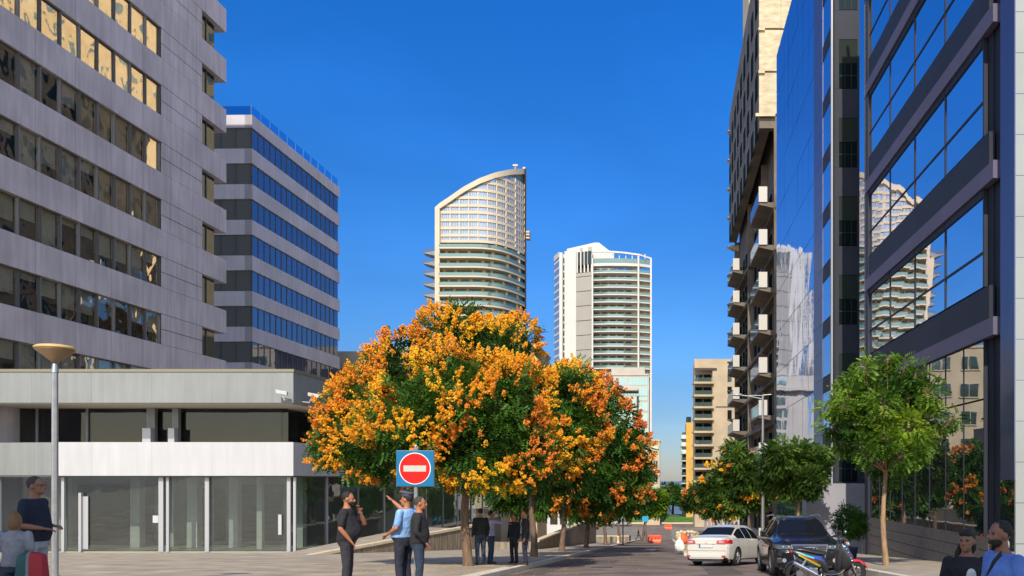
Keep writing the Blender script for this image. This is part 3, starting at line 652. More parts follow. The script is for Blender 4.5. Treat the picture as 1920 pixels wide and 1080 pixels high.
def strip(z0f, z1f, off, th, m, mb, ts=None, bx=0):
    ts = ts or [i/NP for i in range(NP+1)]
    for a, b in zip(ts, ts[1:]):
        ya, yb_ = arc(a)-off, arc(b)-off; xa_, xb_ = tx(a), tx(b)
        za0, zb0, za1, zb1 = z0f(a), z0f(b), z1f(a), z1f(b)
        if za1 <= za0+.01 and zb1 <= zb0+.01: continue
        za1 = max(za1, za0+.005); zb1 = max(zb1, zb0+.005)
        mb.hexa([(xa_,ya,za0),(xb_,yb_,zb0),(xb_+bx*b,yb_+th,zb0),(xa_+bx*a,ya+th,za0),(xa_,ya,za1),(xb_,yb_,zb1),(xb_+bx*b,yb_+th,zb1),(xa_+bx*a,ya+th,za1)], m)
rz = lambda t: (CY-roofy(t)-9)/F*arc(t)
c = MB(); strip(lambda t: -12, lambda t: rz(t), -1.0, 12, 0, c, bx=-4.2); c.obj('core_wall', m_tgr, t1)
ups = [330,344,359,373.5,388,401,415.4,430.5,444,455]
for i, y in enumerate(ups):
    zt = Z(y,D5); hi = Z(ups[i-1],D5) if i else Z(316,D5)
    c = MB(); strip(lambda t: zt, lambda t: min(zt+.9, rz(t)), .25, .6, 0, c)
    c.obj('floor_band', m_tw, t1)
    c = MB(); strip(lambda t: zt+.9, lambda t: min(hi-.02, rz(t)), -.2, .3, 0, c)
    for q in range(46):
        tt = q/46; 
        if rz(tt) < hi: continue
        xq = tx(tt); wq = .38 if q % 5 == 0 else .09
        c.box(xq,xq+wq,arc(tt)-.1,arc(tt)+.15,zt+.9,hi-.03,1)
    c.obj('window_band', [m_tgl, m_tw], t1)
low = [469,486.5,504.5,522,540,558,576,594,612,630,648,666,684,702]
for i, y in enumerate(low):
    zt = Z(y,D5); hi = Z((low[i-1] if i else 455),D5)
    c = MB(); strip(lambda t: zt-.1, lambda t: zt+.38, 2.4, 3.4, 0, c); bal = c.obj('balcony', m_tw, t1)
    c = MB(); strip(lambda t: zt+.382, lambda t: zt+1.5, 2.3, .1, 0, c); c.obj('railing', m_tgr, bal)
    for q in range(7):
        tt = q/7+random.uniform(0,.08); xq = tx(tt); c = MB(); c.box(xq,xq+random.choice([.8,1.1]),arc(tt)+.7,arc(tt)+1.02,zt+.4,hi-.12); c.obj('balcony_partition', m_sand, t1)
c = MB()
ts = [-.056]+[i/NP for i in range(NP+1)]
for a, b in zip(ts, ts[1:]):
    xa_, xb_ = tx(a), tx(b); za, zb = Z(roofy(a),arc(a)) if a >= 0 else Z(390,D5), Z(roofy(b),arc(b))
    th = 1.9
    c.hexa([(xa_,arc(a)-1,za-th),(xb_,arc(b)-1,zb-th),(xb_-4.4*b,arc(b)+13,zb-th),(xa_-4.4*a,arc(a)+13,za-th),(xa_,arc(a)-1,za),(xb_,arc(b)-1,zb),(xb_-4.4*b,arc(b)+13,zb),(xa_-4.4*a,arc(a)+13,za)])
c.obj('sail_roof', m_tw, t1)
c = MB(); c.box(X(817,D5),X(826,D5)-.01,D5-1.2,D5+12,-12,Z(391,D5)); c.obj('edge_pier', m_tw, t1)
c = MB(); c.prism([(xb+.01,arc(1)-2.4),(xb+.4,arc(1)-1.6),(xb-3.6,arc(1)+12),(xb-4.1,arc(1)+12)], -12, Z(320,D5+17)); c.obj('rear_edge', m_shadow_gap, t1)
for i, y in enumerate((469,488.5,508.5,529,549,569,589,609)):
    b = MB(); x0, x1 = X(788,D5), X(816.8,D5)
    b.add([(x0,D5+3,Z(y,D5)-.15),(x1,D5,Z(y,D5)-.2),(x1,D5+9,Z(y,D5)-.2),(x1,D5,Z(y,D5)-1.9),(x1,D5+9,Z(y,D5)-1.9),(x0,D5+7,Z(y,D5)-.15)], [(0,1,3),(0,3,4,5),(5,4,2),(0,5,2,1),(1,2,4,3)], 0)
    b.add([(x0,D5+3,Z(y,D5)-.14),(x1,D5,Z(y,D5)-.14),(x1,D5,Z(y,D5)+.9),(x0,D5+3,Z(y,D5)+.9)], [(0,1,2,3)], 1)
    b.obj('wing_balcony', [m_fasc2, Mmirror('wing_glass', (.4,.5,.7), under=(.06,.09,.15), refl=.4) if i == 0 else bpy.data.materials['wing_glass']], t1)
c = MB(); c.cyl((X(966,D5+14),D5+14,Z(320,D5+14)),(X(966,D5+14),D5+14,Z(309,D5+14)),.18); c.box(X(962,D5+14),X(971,D5+14),D5+13.5,D5+14.5,Z(312,D5+14),Z(309,D5+14)); c.box(X(981,D5+17),X(986,D5+17),D5+16,D5+17,Z(319,D5+17),Z(315,D5+17)); c.obj('roof_mast', m_tw, t1)
for y in (436,441,447):
    c = MB(); c.box(xb+.36,xb+1.6,D5+15,D5+18,Z(y,D5+16)-.3,Z(y,D5+16)+.3); c.obj('side_ledge', m_tw, t1)
# --- pale balcony tower
D6 = 385
m_p2 = M('tower_white_panel', (.55,.53,.5), .6, var=.04, vs=.15)
m_p3 = M('tower_grey_panel', (.33,.31,.27), .6, var=.05, vs=.15)
t2 = thing('pale_balcony_tower', 'pale tower with long stacked balconies and a stepped roof, right of the sail shaped tower', 'tower', (X(1130,D6),D6,-12))
c = MB(); c.prism([(X(1058,D6),D6+1),(X(1080,D6),D6),(X(1080,D6),D6+25),(X(1058,D6),D6+25)], -12, Z(470,D6)); c.obj('white_wall', m_p2, t2)
c = MB(); c.prism([(X(1048,D6),D6+1.2),(X(1054,D6),D6+1.2),(X(1054,D6),D6+25),(X(1048,D6),D6+25)], -12, Z(472,D6)); c.box(X(1054,D6)+.01,X(1058,D6)-.01,D6+2.5,D6+20,-12,Z(474,D6)); c.obj('pier', m_p2, t2)
c = MB(); c.prism([(X(1034,D6),D6+10),(X(1048,D6)-.01,D6+1.5),(X(1048,D6)-.01,D6+25),(X(1034,D6),D6+25)], -12, Z(478,D6)); c.obj('side_glazing', m_tgl, t2)
for k in range(17):
    y = 486+13.7*k; c = MB(); c.prism([(X(1033.5,D6),D6+9.9),(X(1048,D6)-.02,D6+1.3),(X(1048,D6)-.02,D6+3),(X(1034,D6),D6+12)], Z(y,D6)-.5, Z(y,D6)+.5); c.obj('side_band', m_p2, t2)
    c = MB(); c.box(X(1055,D6),X(1057,D6),D6+2.3,D6+2.49,Z(y,D6)-1.2,Z(y,D6)+1.2); c.obj('slit_window', m_fg, t2)
c = MB(); c.prism([(X(1033,D6),D6+10),(X(1048,D6),D6+1),(X(1048,D6),D6+2),(X(1034.5,D6),D6+10.5)], Z(480,D6), Z(470,D6)); c.obj('roof_frame', m_p2, t2)
c = MB(); c.prism([(X(1080,D6)+.01,D6),(X(1110,D6),D6-3),(X(1110,D6),D6+25),(X(1080,D6)+.01,D6+25)], -12, Z(513,D6)); c.obj('grey_wall', m_p3, t2)
for k in range(9):
    y = 520+27.4*k; c = MB(); c.prism([(X(1080,D6)+.02,D6-.06),(X(1110,D6)-.01,D6-3.06),(X(1110,D6)-.01,D6-2.98),(X(1080,D6)+.02,D6+.02)], Z(y,D6)-.14, Z(y,D6)+.14); c.obj('panel_joint', m_shadow_gap, t2)
c = MB(); c.box(X(1110,D6)+.01,X(1220,D6),D6+1.5,D6+25,-12,Z(513,D6)); c.obj('core_wall', m_sand, t2)
def bplan(o=0):
    return [(X(1110,D6)+.02,D6-2.6-o),(X(1140,D6),D6-3.4-o),(X(1170,D6),D6-3.2-o),(X(1200,D6),D6-2.2-o),(X(1221,D6)+o*.3,D6+.2),(X(1221,D6),D6+1.49),(X(1110,D6)+.02,D6+1.49)]
for k in range(15):
    y = 514+13.7*k
    c = MB(); c.prism(bplan(), Z(y,D6)-.25, Z(y,D6)+.2); bal = c.obj('balcony', m_p2, t2)
    pl = bplan(); c = MB()
    for a, b in zip(pl[:4], pl[1:5]): c.quad((a[0],a[1]+.1,Z(y,D6)+.2),(b[0],b[1]+.1,Z(y,D6)+.2),(b[0],b[1]+.1,Z(y,D6)+1.25),(a[0],a[1]+.1,Z(y,D6)+1.25))
    c.obj('railing', m_tgr, bal)
    c = MB()
    for q in range(5): xx = X(1113+q*15,D6); c.box(xx,xx+2.6,D6+1.4,D6+1.499,Z(y,D6)+.25,Z(y,D6)+2.7)
    c.obj('window', m_fg, t2)
    c = MB(); c.add([(X(1193,D6),D6+1.45,Z(y,D6)+.21),(X(1195,D6),D6-1.8,Z(y,D6)+.21),(X(1195,D6),D6-1.8,Z(y,D6)+3),(X(1181,D6),D6+1.45,Z(y,D6)+3)], [(0,1,2,3)]); c.obj('party_wall', m_sand, t2)
for px in (1110.5, 1196, 1219):
    c = MB(); c.box(X(px,D6),X(px+3,D6),D6-3.7 if px < 1200 else D6-.2,D6-2.4 if px < 1200 else D6+1.4,-12,Z(484,D6) if px > 1120 else Z(488,D6)); c.obj('column', m_p2, t2)
c = MB(); c.prism(bplan(.3), Z(502,D6), Z(497,D6)); c.obj('terrace_edge', m_p2, t2)
c = MB(); pl = bplan(.1)
for a, b in zip(pl[:4], pl[1:5]): c.quad((a[0],a[1],Z(497,D6)),(b[0],b[1],Z(497,D6)),(b[0],b[1],Z(488,D6)),(a[0],a[1],Z(488,D6)))
c.obj('terrace_glazing', m_tgr, t2)
c = MB(); pl = bplan(.4)
for (a, b), (ya, yb_) in zip(zip(pl[:4], pl[1:5]), ((473,474),(474,476),(476,479),(479,483))):
    c.hexa([(a[0],a[1],Z(ya+3,D6)),(b[0],b[1],Z(yb_+3,D6)),(b[0],b[1]+.8,Z(yb_+3,D6)),(a[0],a[1]+.8,Z(ya+3,D6)),(a[0],a[1],Z(ya,D6)),(b[0],b[1],Z(yb_,D6)),(b[0],b[1]+.8,Z(yb_,D6)),(a[0],a[1]+.8,Z(ya,D6))])
for q in range(8): xx = X(1125+q*12,D6); c.box(xx,xx+.35,D6-2.6,D6-2.2,Z(488,D6),Z(479,D6))
c.obj('roof_frame', m_p2, t2)
c = MB(); c.prism([(X(1080,D6)+.02,D6+.2),(X(1110,D6),D6-2.7),(X(1110,D6),D6+20),(X(1080,D6)+.02,D6+20)], Z(498,D6), Z(473,D6)); c.obj('roof_cage', m_fgl, t2)
for q in range(5): c = MB(); xx = X(1081+q*7,D6); c.box(xx,xx+.6,D6-.2-q*.6,D6+.2-q*.6,Z(512,D6),Z(473,D6)); c.obj('cage_post', m_p2, t2)
c = MB(); c.extr([(X(1060,D6),Z(469,D6)),(X(1060,D6),Z(460,D6)),(X(1112,D6),Z(448,D6)),(X(1121,D6),Z(448,D6)),(X(1148,D6),Z(469,D6))][::-1], 'y', D6+6, D6+22); c.obj('penthouse', m_p2, t2)
c = MB(); c.box(X(1078,D6),X(1150,D6),D6+5,D6+22,Z(512,D6),Z(469,D6)-.01); c.obj('penthouse_base', m_p2, t2)
c = MB(); c.box(X(1085,D6),X(1090,D6),D6+5.9,D6+6.1,Z(467,D6),Z(458,D6)); c.box(X(1100,D6),X(1108,D6),D6+5.9,D6+6.1,Z(467,D6),Z(456,D6)); c.obj('louvre', m_p3, t2)

def rear_block(label, x0, x1, y1, h, mat):  # unseen blocks, added to darken reflections and ambient light from behind
    t = thing('unseen_block', label, 'building', ((x0+x1)/2, y1, gz(y1)), group='unseen blocks added behind the camera')
    c = MB(); c.box(x0,x1,y1-14,y1,gz(y1)-1,gz(y1)+h); c.obj('wall', mat, t)
    c = MB(); c.box(x0-.2,x1+.2,y1-14.2,y1+.2,gz(y1)+h+.001,gz(y1)+h+.4); c.obj('parapet', mat, t)
    n = int((x1-x0)/4)
    for r_ in range(int(h/3.6)):
        for i in range(n): xx = x0+(x1-x0)*(i+.3)/n; z = gz(y1)+1+r_*3.6; c = MB(); c.box(xx,xx+1.6,y1-.02,y1+.05,z,z+1.8,0); c.box(xx-.1,xx+1.7,y1,y1+.1,z-.12,z-.001,1); c.obj('window', [m_fg, mat], t)
rear_block('unseen brown stone block added behind the camera on the left to darken reflections', -46, -12, -48, 15, M('brown_stone', (.16,.12,.09), .85, var=.1))
rear_block('unseen dark stone block added behind the camera on the right to darken reflections', -8, 34, -52, 13, M('dark_stone', (.13,.11,.1), .85, var=.1))
# ================================================================ trees
rng = np.random.default_rng(11)
m_leafA = Mleaf('golden_rain_leaf', (.02,.065,.01), (.1,.22,.025), c3=(.05,.13,.016), trans=.3)
m_leafB = Mleaf('fresh_green_leaf', (.03,.09,.01), (.26,.38,.03), c3=(.11,.22,.02), trans=.4)
m_leafE = Mleaf('mid_green_leaf', (.035,.085,.014), (.15,.24,.035), c3=(.075,.15,.022), trans=.35)
m_leafC = Mleaf('olive_leaf', (.045,.08,.02), (.14,.18,.045), c3=(.085,.13,.03), trans=.35)
m_leafD = Mleaf('lush_leaf', (.03,.1,.012), (.1,.24,.03), c3=(.055,.16,.02), trans=.35)
m_pod = Mleaf('orange_seed_pod', (.8,.27,.05), (.97,.68,.04), c3=(.94,.47,.03), trans=.3, rough=.6)
m_pod2 = Mleaf('reddish_seed_pod', (.74,.2,.06), (.95,.5,.05), c3=(.88,.33,.045), trans=.3, rough=.6)
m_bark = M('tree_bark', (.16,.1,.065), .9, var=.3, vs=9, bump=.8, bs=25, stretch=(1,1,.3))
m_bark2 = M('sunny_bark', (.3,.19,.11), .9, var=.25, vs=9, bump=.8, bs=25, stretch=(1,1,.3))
def unit(n):
    v = rng.normal(size=(n, 3)); return v/np.linalg.norm(v, axis=1, keepdims=True)
def surf_pts(blobs, n, lo=.8, hi=1.05, inside=.7):
    "points near the outer skin of a union of blobs, with their outward direction"
    B = np.array(blobs); w = B[:,3]**2; idx = rng.choice(len(B), size=n, p=w/w.sum())
    u = unit(n); rr = rng.uniform(lo, hi, n)*B[idx,3]
    wob = np.array([mnoise.noise(Vector((float(a*2.3+i), float(b*2.3), float(c*2.3)))) for (a,b,c), i in zip(u, idx)])
    rr = rr*(1+.3*wob)
    p = B[idx,:3]+u*rr[:,None]
    ok = np.ones(n, bool)
    for bx, by, bz, br in B:
        dd = np.linalg.norm(p-np.array([bx,by,bz]), axis=1); ok &= (dd > br*inside)
    return p[ok], u[ok]
def quads(c, a, b): return np.stack([c-a-b*.6, c+a*.2-b, c+a+b*.1, c-a*.1+b], axis=1)
def fronds(blobs, n, L=.34, k=9, lw=.045, ll=.11, lo=.35, hi=1.06, inside=.3):
    p, u = surf_pts(blobs, n, lo, hi, inside); n = len(p)
    d = u+np.array([0,0,-.35])+rng.normal(size=(n,3))*.55; d /= np.linalg.norm(d, axis=1, keepdims=True)
    up = np.array([0,0,1.0])+rng.normal(size=(n,3))*.5
    s = np.cross(d, up); s /= np.linalg.norm(s, axis=1, keepdims=True)+1e-9
    nrm = np.cross(s, d)
    base = np.array([mnoise.noise(Vector((float(a)*.9, float(b)*.9, float(c)*.9))) for a, b, c in p])*.9+.5+rng.normal(size=n)*.16
    out = []; rn = []
    for i in range(k):
        t = (i//2+1)/(k/2)*L; sg = 1 if i % 2 else -1
        dr = nrm*(-.25*t*t/L)[None] if False else nrm*(-.35*t*t/L)
        c = p+d*t+dr+s*(sg*ll*.62)
        a = (s*sg*.85+d*.5)*(ll*.6)+rng.normal(size=(n,3))*.008; b = (d*.9-s*sg*.4+nrm*.2)*(lw*.7)+rng.normal(size=(n,3))*.006
        out.append(quads(c, a, b)); rn.append(np.clip(base+rng.normal(size=n)*.08, 0, 1))
    return np.concatenate(out).reshape(-1, 3), np.concatenate(rn)
def pods(blobs, n, thr=0.0, per=34, size=.045, R0=.2, H0=.34, zmin=None, seed=0.0, fs=.8, top=.0):
    p, u = surf_pts(blobs, n, .93, 1.1, .9)
    f = np.array([mnoise.noise(Vector((float(a)*fs+seed, float(b)*fs, float(c)*fs+seed))) for a, b, c in p])
    keep = (f+top*(u[:,2]) > thr)
    if zmin is not None: keep &= p[:,2] > zmin
    p = p[keep]; u = u[keep]; n = len(p)
    hue = np.array([mnoise.noise(Vector((float(a)*.5+9, float(b)*.5, float(c)*.5))) for a, b, c in p])*.7+.5+rng.normal(size=n)*.13
    ax = u*.75+np.array([0,0,.35]); ax /= np.linalg.norm(ax, axis=1, keepdims=True)
    t = rng.uniform(0, 1, (n, per)); rad = (1-t)*.85+.2
    off = unit(n*per).reshape(n, per, 3)*(R0*rad*rng.uniform(.3,1,(n,per)))[:,:,None]+ax[:,None,:]*(t*H0)[:,:,None]
    c = (p[:,None,:]+off).reshape(-1, 3); m = len(c)
    s_ = size*rng.uniform(.7, 1.3, m)[:,None]
    a = unit(m); b = np.cross(a, unit(m)); b /= np.linalg.norm(b, axis=1, keepdims=True); cc = np.cross(a, b)
    q = np.concatenate([quads(c, a*s_, b*s_*.8), quads(c, b*s_*.8, cc*s_)])
    h = np.clip(np.repeat(hue, per)+rng.normal(size=m)*.12, 0, 1)
    return q.reshape(-1, 3), np.concatenate([h, h])
def tree(label, base, fork, blobs, leafmat, nf, L=.34, ll=.11, lw=.045, k=9, r0=.15, bark=None, podk=None, group=None, name='street_tree', inside=.3, lean=0, cat='tree'):
    d = base[1]; gb = (base[0], d, gz(d)+.1)
    t = thing(name, label, cat, gb, group=group)
    bark = bark or m_bark
    mb = MB(); tx = base[0]; n = 6; pts = []; rs = []
    for i in range(n+1):
        s = i/n; pts.append((tx+lean*s+.06*math.sin(s*5+d), d+.05*math.cos(s*4+d), gb[2]-.1+(fork-gb[2]+.1)*s)); rs.append(r0*(1.15-.45*s) if i else r0*1.35)
    mb.rings([[ (p[0]+r*math.cos(a*math.pi/5)*(1+.08*math.sin(3*a)), p[1]+r*math.sin(a*math.pi/5), p[2]) for a in range(10)] for p, r in zip(pts, rs)])
    mb.obj('trunk', bark, t)
    mb = MB(); top = Vector(pts[-1])
    for bl in blobs:
        c = Vector(bl[:3]); m1 = top.lerp(c, .45)+Vector((0,0,-.1*bl[3])); 
        mb.tube([top, m1, c], [r0*.5, r0*.3, r0*.12], 6)
        for q in range(5):
            dv = Vector(unit(1)[0]); dv.z = abs(dv.z)*.6; e = c+dv*bl[3]*.85; mb.tube([c.lerp(m1,.3), c.lerp(e,.5)+Vector((0,0,.05)), e], [r0*.14, r0*.08, r0*.03], 5)
    mb.obj('limb', bark, t)
    v, rn = fronds(blobs, nf, L, k, lw, ll, inside=inside)
    from_np('foliage', v, 4, leafmat, t, rn)
    if podk:
        pm = podk.pop('mat', m_pod)
        v, rn = pods(blobs, **podk); from_np('seed_pods', v, 4, pm, t, rn)
    return t
def BL(lst, d, spread=1.0):
    "crown blobs given in photo pixels at depth d (optional 4th: depth shift)"
    out = []
    for b in lst:
        dd = d+(b[3] if len(b) > 3 else random.uniform(-spread, spread)); x, y, z = P(b[0], b[1], dd); out.append((x, y, z, b[2]/F*dd))
    return out
GT = BL([(655,815,58,0),(700,740,55,.3),(765,690,60,.2),(845,640,62,.6),(925,665,60,.7),(970,640,38,.9),(620,835,36,.2),(690,840,55,-.8),(760,790,80,-1.6),
         (850,750,90,-1.4),(930,760,85,-1.0),(990,740,50,.2),(800,850,60,-1.2),(890,850,70,-1.4),(970,840,70,-.6),(870,605,33,.8),(740,860,40,-.8),(665,870,26,0),(640,770,42,.8),(1000,860,55,1),
         (840,760,80,1.8),(930,740,72,2.0),(750,800,70,2.0),(875,885,36,.3),(720,690,36,1.2)], 26.9)
tree('largest tree, heavy with golden orange seed clusters, behind the no entry sign', (-6.3,26.9), .2, GT, m_leafA, 9500, r0=.14, podk=dict(n=9500, thr=-.055, per=22, size=.034, R0=.13, H0=.28, seed=3.1, top=.12, fs=.95), group='golden rain trees along the left pavement')
T2 = BL([(985,810,60),(1030,750,50),(1075,735,48),(960,860,50),(1030,830,70),(1010,890,38),(1085,800,50),(1060,880,45)], 38)
tree('second golden orange tree of the left row, just beyond the largest one', (-5.95,38), -.9, T2, m_leafA, 4200, L=.38, ll=.14, lw=.06, podk=dict(n=3000, thr=.04, per=18, size=.05, seed=1.1, R0=.19, H0=.32, top=.1), group='golden rain trees along the left pavement')
T3 = BL([(1075,725,42),(1115,755,48),(1150,800,48),(1180,830,36),(1085,800,60),(1140,870,55),(1070,880,55),(1180,890,38),(1110,905,40),(1045,720,28),(1060,930,35),(1120,940,34),(1170,930,30)], 48.5)
tree('third tree of the left row with deep orange seed clusters leaning over the road', (-5.9,48.5), -1.6, T3, m_leafA, 4200, L=.42, ll=.17, lw=.07, podk=dict(mat=m_pod2, n=3200, thr=.02, per=16, size=.06, seed=7.7, R0=.22, H0=.36, top=.1), group='golden rain trees along the left pavement')
T4 = BL([(1120,880,40),(1165,870,40),(1200,880,28),(1150,915,35),(1195,925,25),(1110,930,30),(1080,950,26),(1130,955,28),(1175,950,22)], 61)
tree('fourth tree of the left row, mostly green with a few orange clusters', (-5.7,61), -2.6, T4, m_leafD, 2600, L=.45, ll=.2, lw=.09, podk=dict(mat=m_pod2, n=500, thr=.12, per=16, size=.09, seed=2.2, R0=.3, H0=.4), group='golden rain trees along the left pavement')
T5 = BL([(1130,915,30),(1170,925,26),(1200,935,20),(1150,945,20)], 76)
tree('green fifth tree of the left row', (-5.5,76), -3.4, T5, m_leafD, 1800, L=.5, ll=.24, lw=.1, group='golden rain trees along the left pavement')
T6 = BL([(1165,935,20),(1195,945,16),(1140,935,18)], 95)
tree('small green sixth tree of the left row, farthest on that pavement', (-5.3,95), -4.8, T6, m_leafD, 1300, L=.5, ll=.28, lw=.12, group='golden rain trees along the left pavement')
T7 = BL([(1215,938,22),(1232,950,18),(1205,955,16),(1235,935,14)], 118)
tree('bright green tree beside the small blue sign by the road', (-3.3,128), -6.5, [(x,128,z*1.085,r*1.1) for x,y,z,r in T7], m_leafB, 1500, L=.6, ll=.32, lw=.14, r0=.3)
# right pavement
random.seed(21)
RT = BL([(1578,760,24),(1562,800,20),(1600,718,26),(1588,745,28),(1620,690,20),(1612,740,34),(1650,705,26),(1665,672,14),(1690,690,24),(1720,705,24),(1745,735,24),(1700,735,34),(1655,760,38,-.8),(1610,790,30,-.5),
         (1585,830,22),(1625,840,28),(1660,820,34,-.9),(1700,800,36,-.8),(1740,785,28,-.4),(1768,795,18),(1792,785,11),(1725,830,26),(1690,855,26),(1650,870,26),(1670,895,14),(1548,765,12),(1640,770,40,1),(1700,760,36,1.1),(1660,720,30,.9)], 27.4)
RT = [(x, y, z, r*.88) for x, y, z, r in RT]
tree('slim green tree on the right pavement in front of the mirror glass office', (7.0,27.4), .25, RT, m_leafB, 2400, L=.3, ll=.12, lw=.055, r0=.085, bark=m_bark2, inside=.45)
R2 = BL([(1500,865,38),(1460,860,34),(1530,870,28),(1485,900,36),(1520,905,28),(1450,900,28),(1545,860,16)], 45)
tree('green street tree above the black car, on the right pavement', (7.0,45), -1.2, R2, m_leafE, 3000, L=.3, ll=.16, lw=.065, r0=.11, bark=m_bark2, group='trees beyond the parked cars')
R3 = BL([(1385,865,30),(1370,845,18),(1400,895,36),(1360,905,36),(1330,925,26),(1420,920,34),(1345,950,22),(1380,940,30)], 58)
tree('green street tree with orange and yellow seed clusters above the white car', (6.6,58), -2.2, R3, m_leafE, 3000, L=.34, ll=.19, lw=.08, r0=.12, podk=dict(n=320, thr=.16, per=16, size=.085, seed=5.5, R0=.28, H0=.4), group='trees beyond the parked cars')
R4 = BL([(1330,915,18),(1310,930,20),(1292,940,14),(1325,945,20),(1350,915,18)], 82)
tree('farthest tree of the right row, tinged with orange clusters', (5.2,82), -4.2, R4, m_leafE, 1500, L=.5, ll=.25, lw=.11, podk=dict(mat=m_pod2, n=160, thr=-.05, per=14, size=.11, seed=8.5, R0=.4, H0=.5), group='trees beyond the parked cars')
# row of trees beyond the lawn
for i, (px, py, r, h) in enumerate(((1120,930,30,0),(1155,938,24,1),(1188,925,26,2),(1225,928,20,3),(1248,925,20,4),(1262,918,14,5),(1285,926,20,6),(1318,930,22,7),(1352,928,24,8),(1400,930,30,9))):
    d = 226+(i%3)*5; m = [m_leafD, m_leafC, m_leafA][i % 3]
    x = (px-CX)/F*d; zc = (CY-py)/F*d; rr = r/F*d
    lab = ['dark', 'bright', 'olive', 'pale', 'round', 'small', 'dense', 'mid green', 'broad', 'bushy'][i]+' crowned tree standing beyond the lawn at the street end'
    bl = [(x,d,zc,rr*.75),(x-rr*.6,d,zc-rr*.35,rr*.6),(x+rr*.6,d+.5,zc-rr*.3,rr*.6),(x,d-1,zc-rr*.6,rr*.6)]
    tree(lab, (x,d), zc-rr, bl, m, 800, L=.8, ll=.5, lw=.25, r0=.3, group='trees beyond the lawn', name='park_tree')
tree('dense dark tree on the terrace behind the group of men', (-11.5,63), -2.2, BL([(960,905,34),(990,890,36),(1020,915,34),(940,930,28),(975,940,30),(1010,945,26),(1045,925,26)], 63), m_leafA, 2200, L=.45, ll=.2, lw=.09, name='terrace_tree')
# trees just behind the camera that shade the people in the foreground
tree('leafy tree behind the camera on the left', (-9.6,4.0), 2.3, [(-9.5,3.8,4.2,1.9),(-8.6,5.0,3.8,1.3),(-10.6,3.0,4.0,1.6),(-8.0,3.4,4.2,1.5),(-9.8,5.4,3.5,1.3),(-8.0,4.6,3.2,1.0)], m_leafC, 3000, L=.42, ll=.17, lw=.08, group='trees behind the camera')
tree('leafy tree behind the camera on the right', (4.8,1.6), 2.6, [(4.2,1.5,4.4,1.8),(3.0,1.9,4.7,1.4),(5.4,1.7,4.4,1.6),(2.2,1.2,4.4,1.3),(4.2,.2,4.6,1.6)], m_leafC, 3200, L=.42, ll=.17, lw=.08, group='trees behind the camera')
# clipped round bush and planters by the entrance
def bush(name, label, c, r, mat, nf=700):
    t = thing(name, label, 'shrub', (c[0], c[1], gz(c[1])+.1))
    bl = [(c[0],c[1],c[2],r),(c[0]+r*.3,c[1],c[2]-r*.2,r*.8)]
    v, rn = fronds(bl, nf, .16, 7, .03, .07, inside=.5); from_np('foliage', v, 4, mat, t, rn)
    mb = MB(); z0 = gz(c[1])+.1; mb.lathe((c[0],c[1],z0), [(.01,0),(.26,0),(.34,.5),(.36,.52),(.3,.52),(.01,.5)]); mb.obj('pot', M('pot_clay_'+name, (.05,.05,.055), .6), t)
    mb = MB(); mb.cyl((c[0],c[1],z0+.4),(c[0],c[1],c[2]),.04,.03); mb.obj('stem', m_bark, t)
    return t
x, y, z = P(1592,978,33); bush('potted_bush', 'dark round clipped bush in a pot behind the scooter', (x,y,z), .6, m_leafA, 1500)

# fallen leaves and pods under the trees
n = 1500; cx_ = rng.choice([-6.3,-5.95,-5.9,-5.7,7.0,6.6], n, p=[.34,.2,.16,.1,.12,.08]); dd = np.where(cx_ > 0, rng.uniform(24,60,n), rng.uniform(21,62,n))
xx = cx_+rng.normal(size=n)*2.0; xx = np.clip(xx, -13, 9.3)
hh = np.where(xx < -4.5, .15, np.where(xx > 5.85, .15, .012)); hh = np.where((xx > .9) & (dd > 43.7), .15, hh)
c = np.stack([xx, dd, np.array([gz(v) for v in dd])+hh], axis=1)
a = unit(n)*np.array([1,1,.12]); b = np.cross(a, [0,0,1.0]); s_ = rng.uniform(.02,.045,n)[:,None]
o = from_np('leaf_litter', quads(c, a*s_, b*s_).reshape(-1, 3), 4, m_pod, None, rng.uniform(0,1,n)); tag(o, 'scattered fallen orange leaves on the paving', 'leaf litter', kind='stuff')
# ================================================================ street furniture
m_steel = M('galvanised_steel', (.42,.42,.43), .35, metal=.7, var=.08, vs=8)
m_lampcone = M('lamp_bronze_cone', (.26,.17,.09), .4, metal=.3)
m_lamptop = M('lamp_cream_rim', (.6,.4,.16), .45)
m_black = M('black_rubber', (.02,.02,.022), .6)
def lamp(label, x, d, h, s=1.0, detail=True):
    z = gz(d)+.12; t = thing('street_lamp', label, 'street lamp', (x, d, z), group='cone headed street lamps')
    mb = MB(); mb.cyl((x,d,z),(x,d,z+.25),.11*s,.11*s,16); mb.cyl((x,d,z+.25),(x,d,z+h-.62*s),.075*s,.065*s,16); mb.cyl((x,d,z+h-.62*s),(x,d,z+h-.4*s),.085*s,.05*s,16); mb.obj('pole', m_steel, t)
    mb = MB(); mb.lathe((x,d,z+h), [(.001,-.4*s),(.07*s,-.4*s),(.09*s,-.35*s),(.40*s,-.1*s),(.40*s,-.07*s),(.38*s,-.075*s)], 32); mb.obj('lamp_cone', m_lampcone, t)
    mb = MB(); mb.lathe((x,d,z+h), [(.37*s,-.08*s),(.415*s,-.07*s),(.42*s,-.03*s),(.36*s,.005*s),(.2*s,.035*s),(.001,.045*s)], 32); mb.obj('lamp_cap', m_lamptop, t)
    return t
lamp('steel street lamp with an upturned cone head in front of the pavilion', -11.47, 16, 4.55, .8)
lamp('distant cone headed street lamp seen against a white wall between the left trunks', -9.3, 88, 3.3)
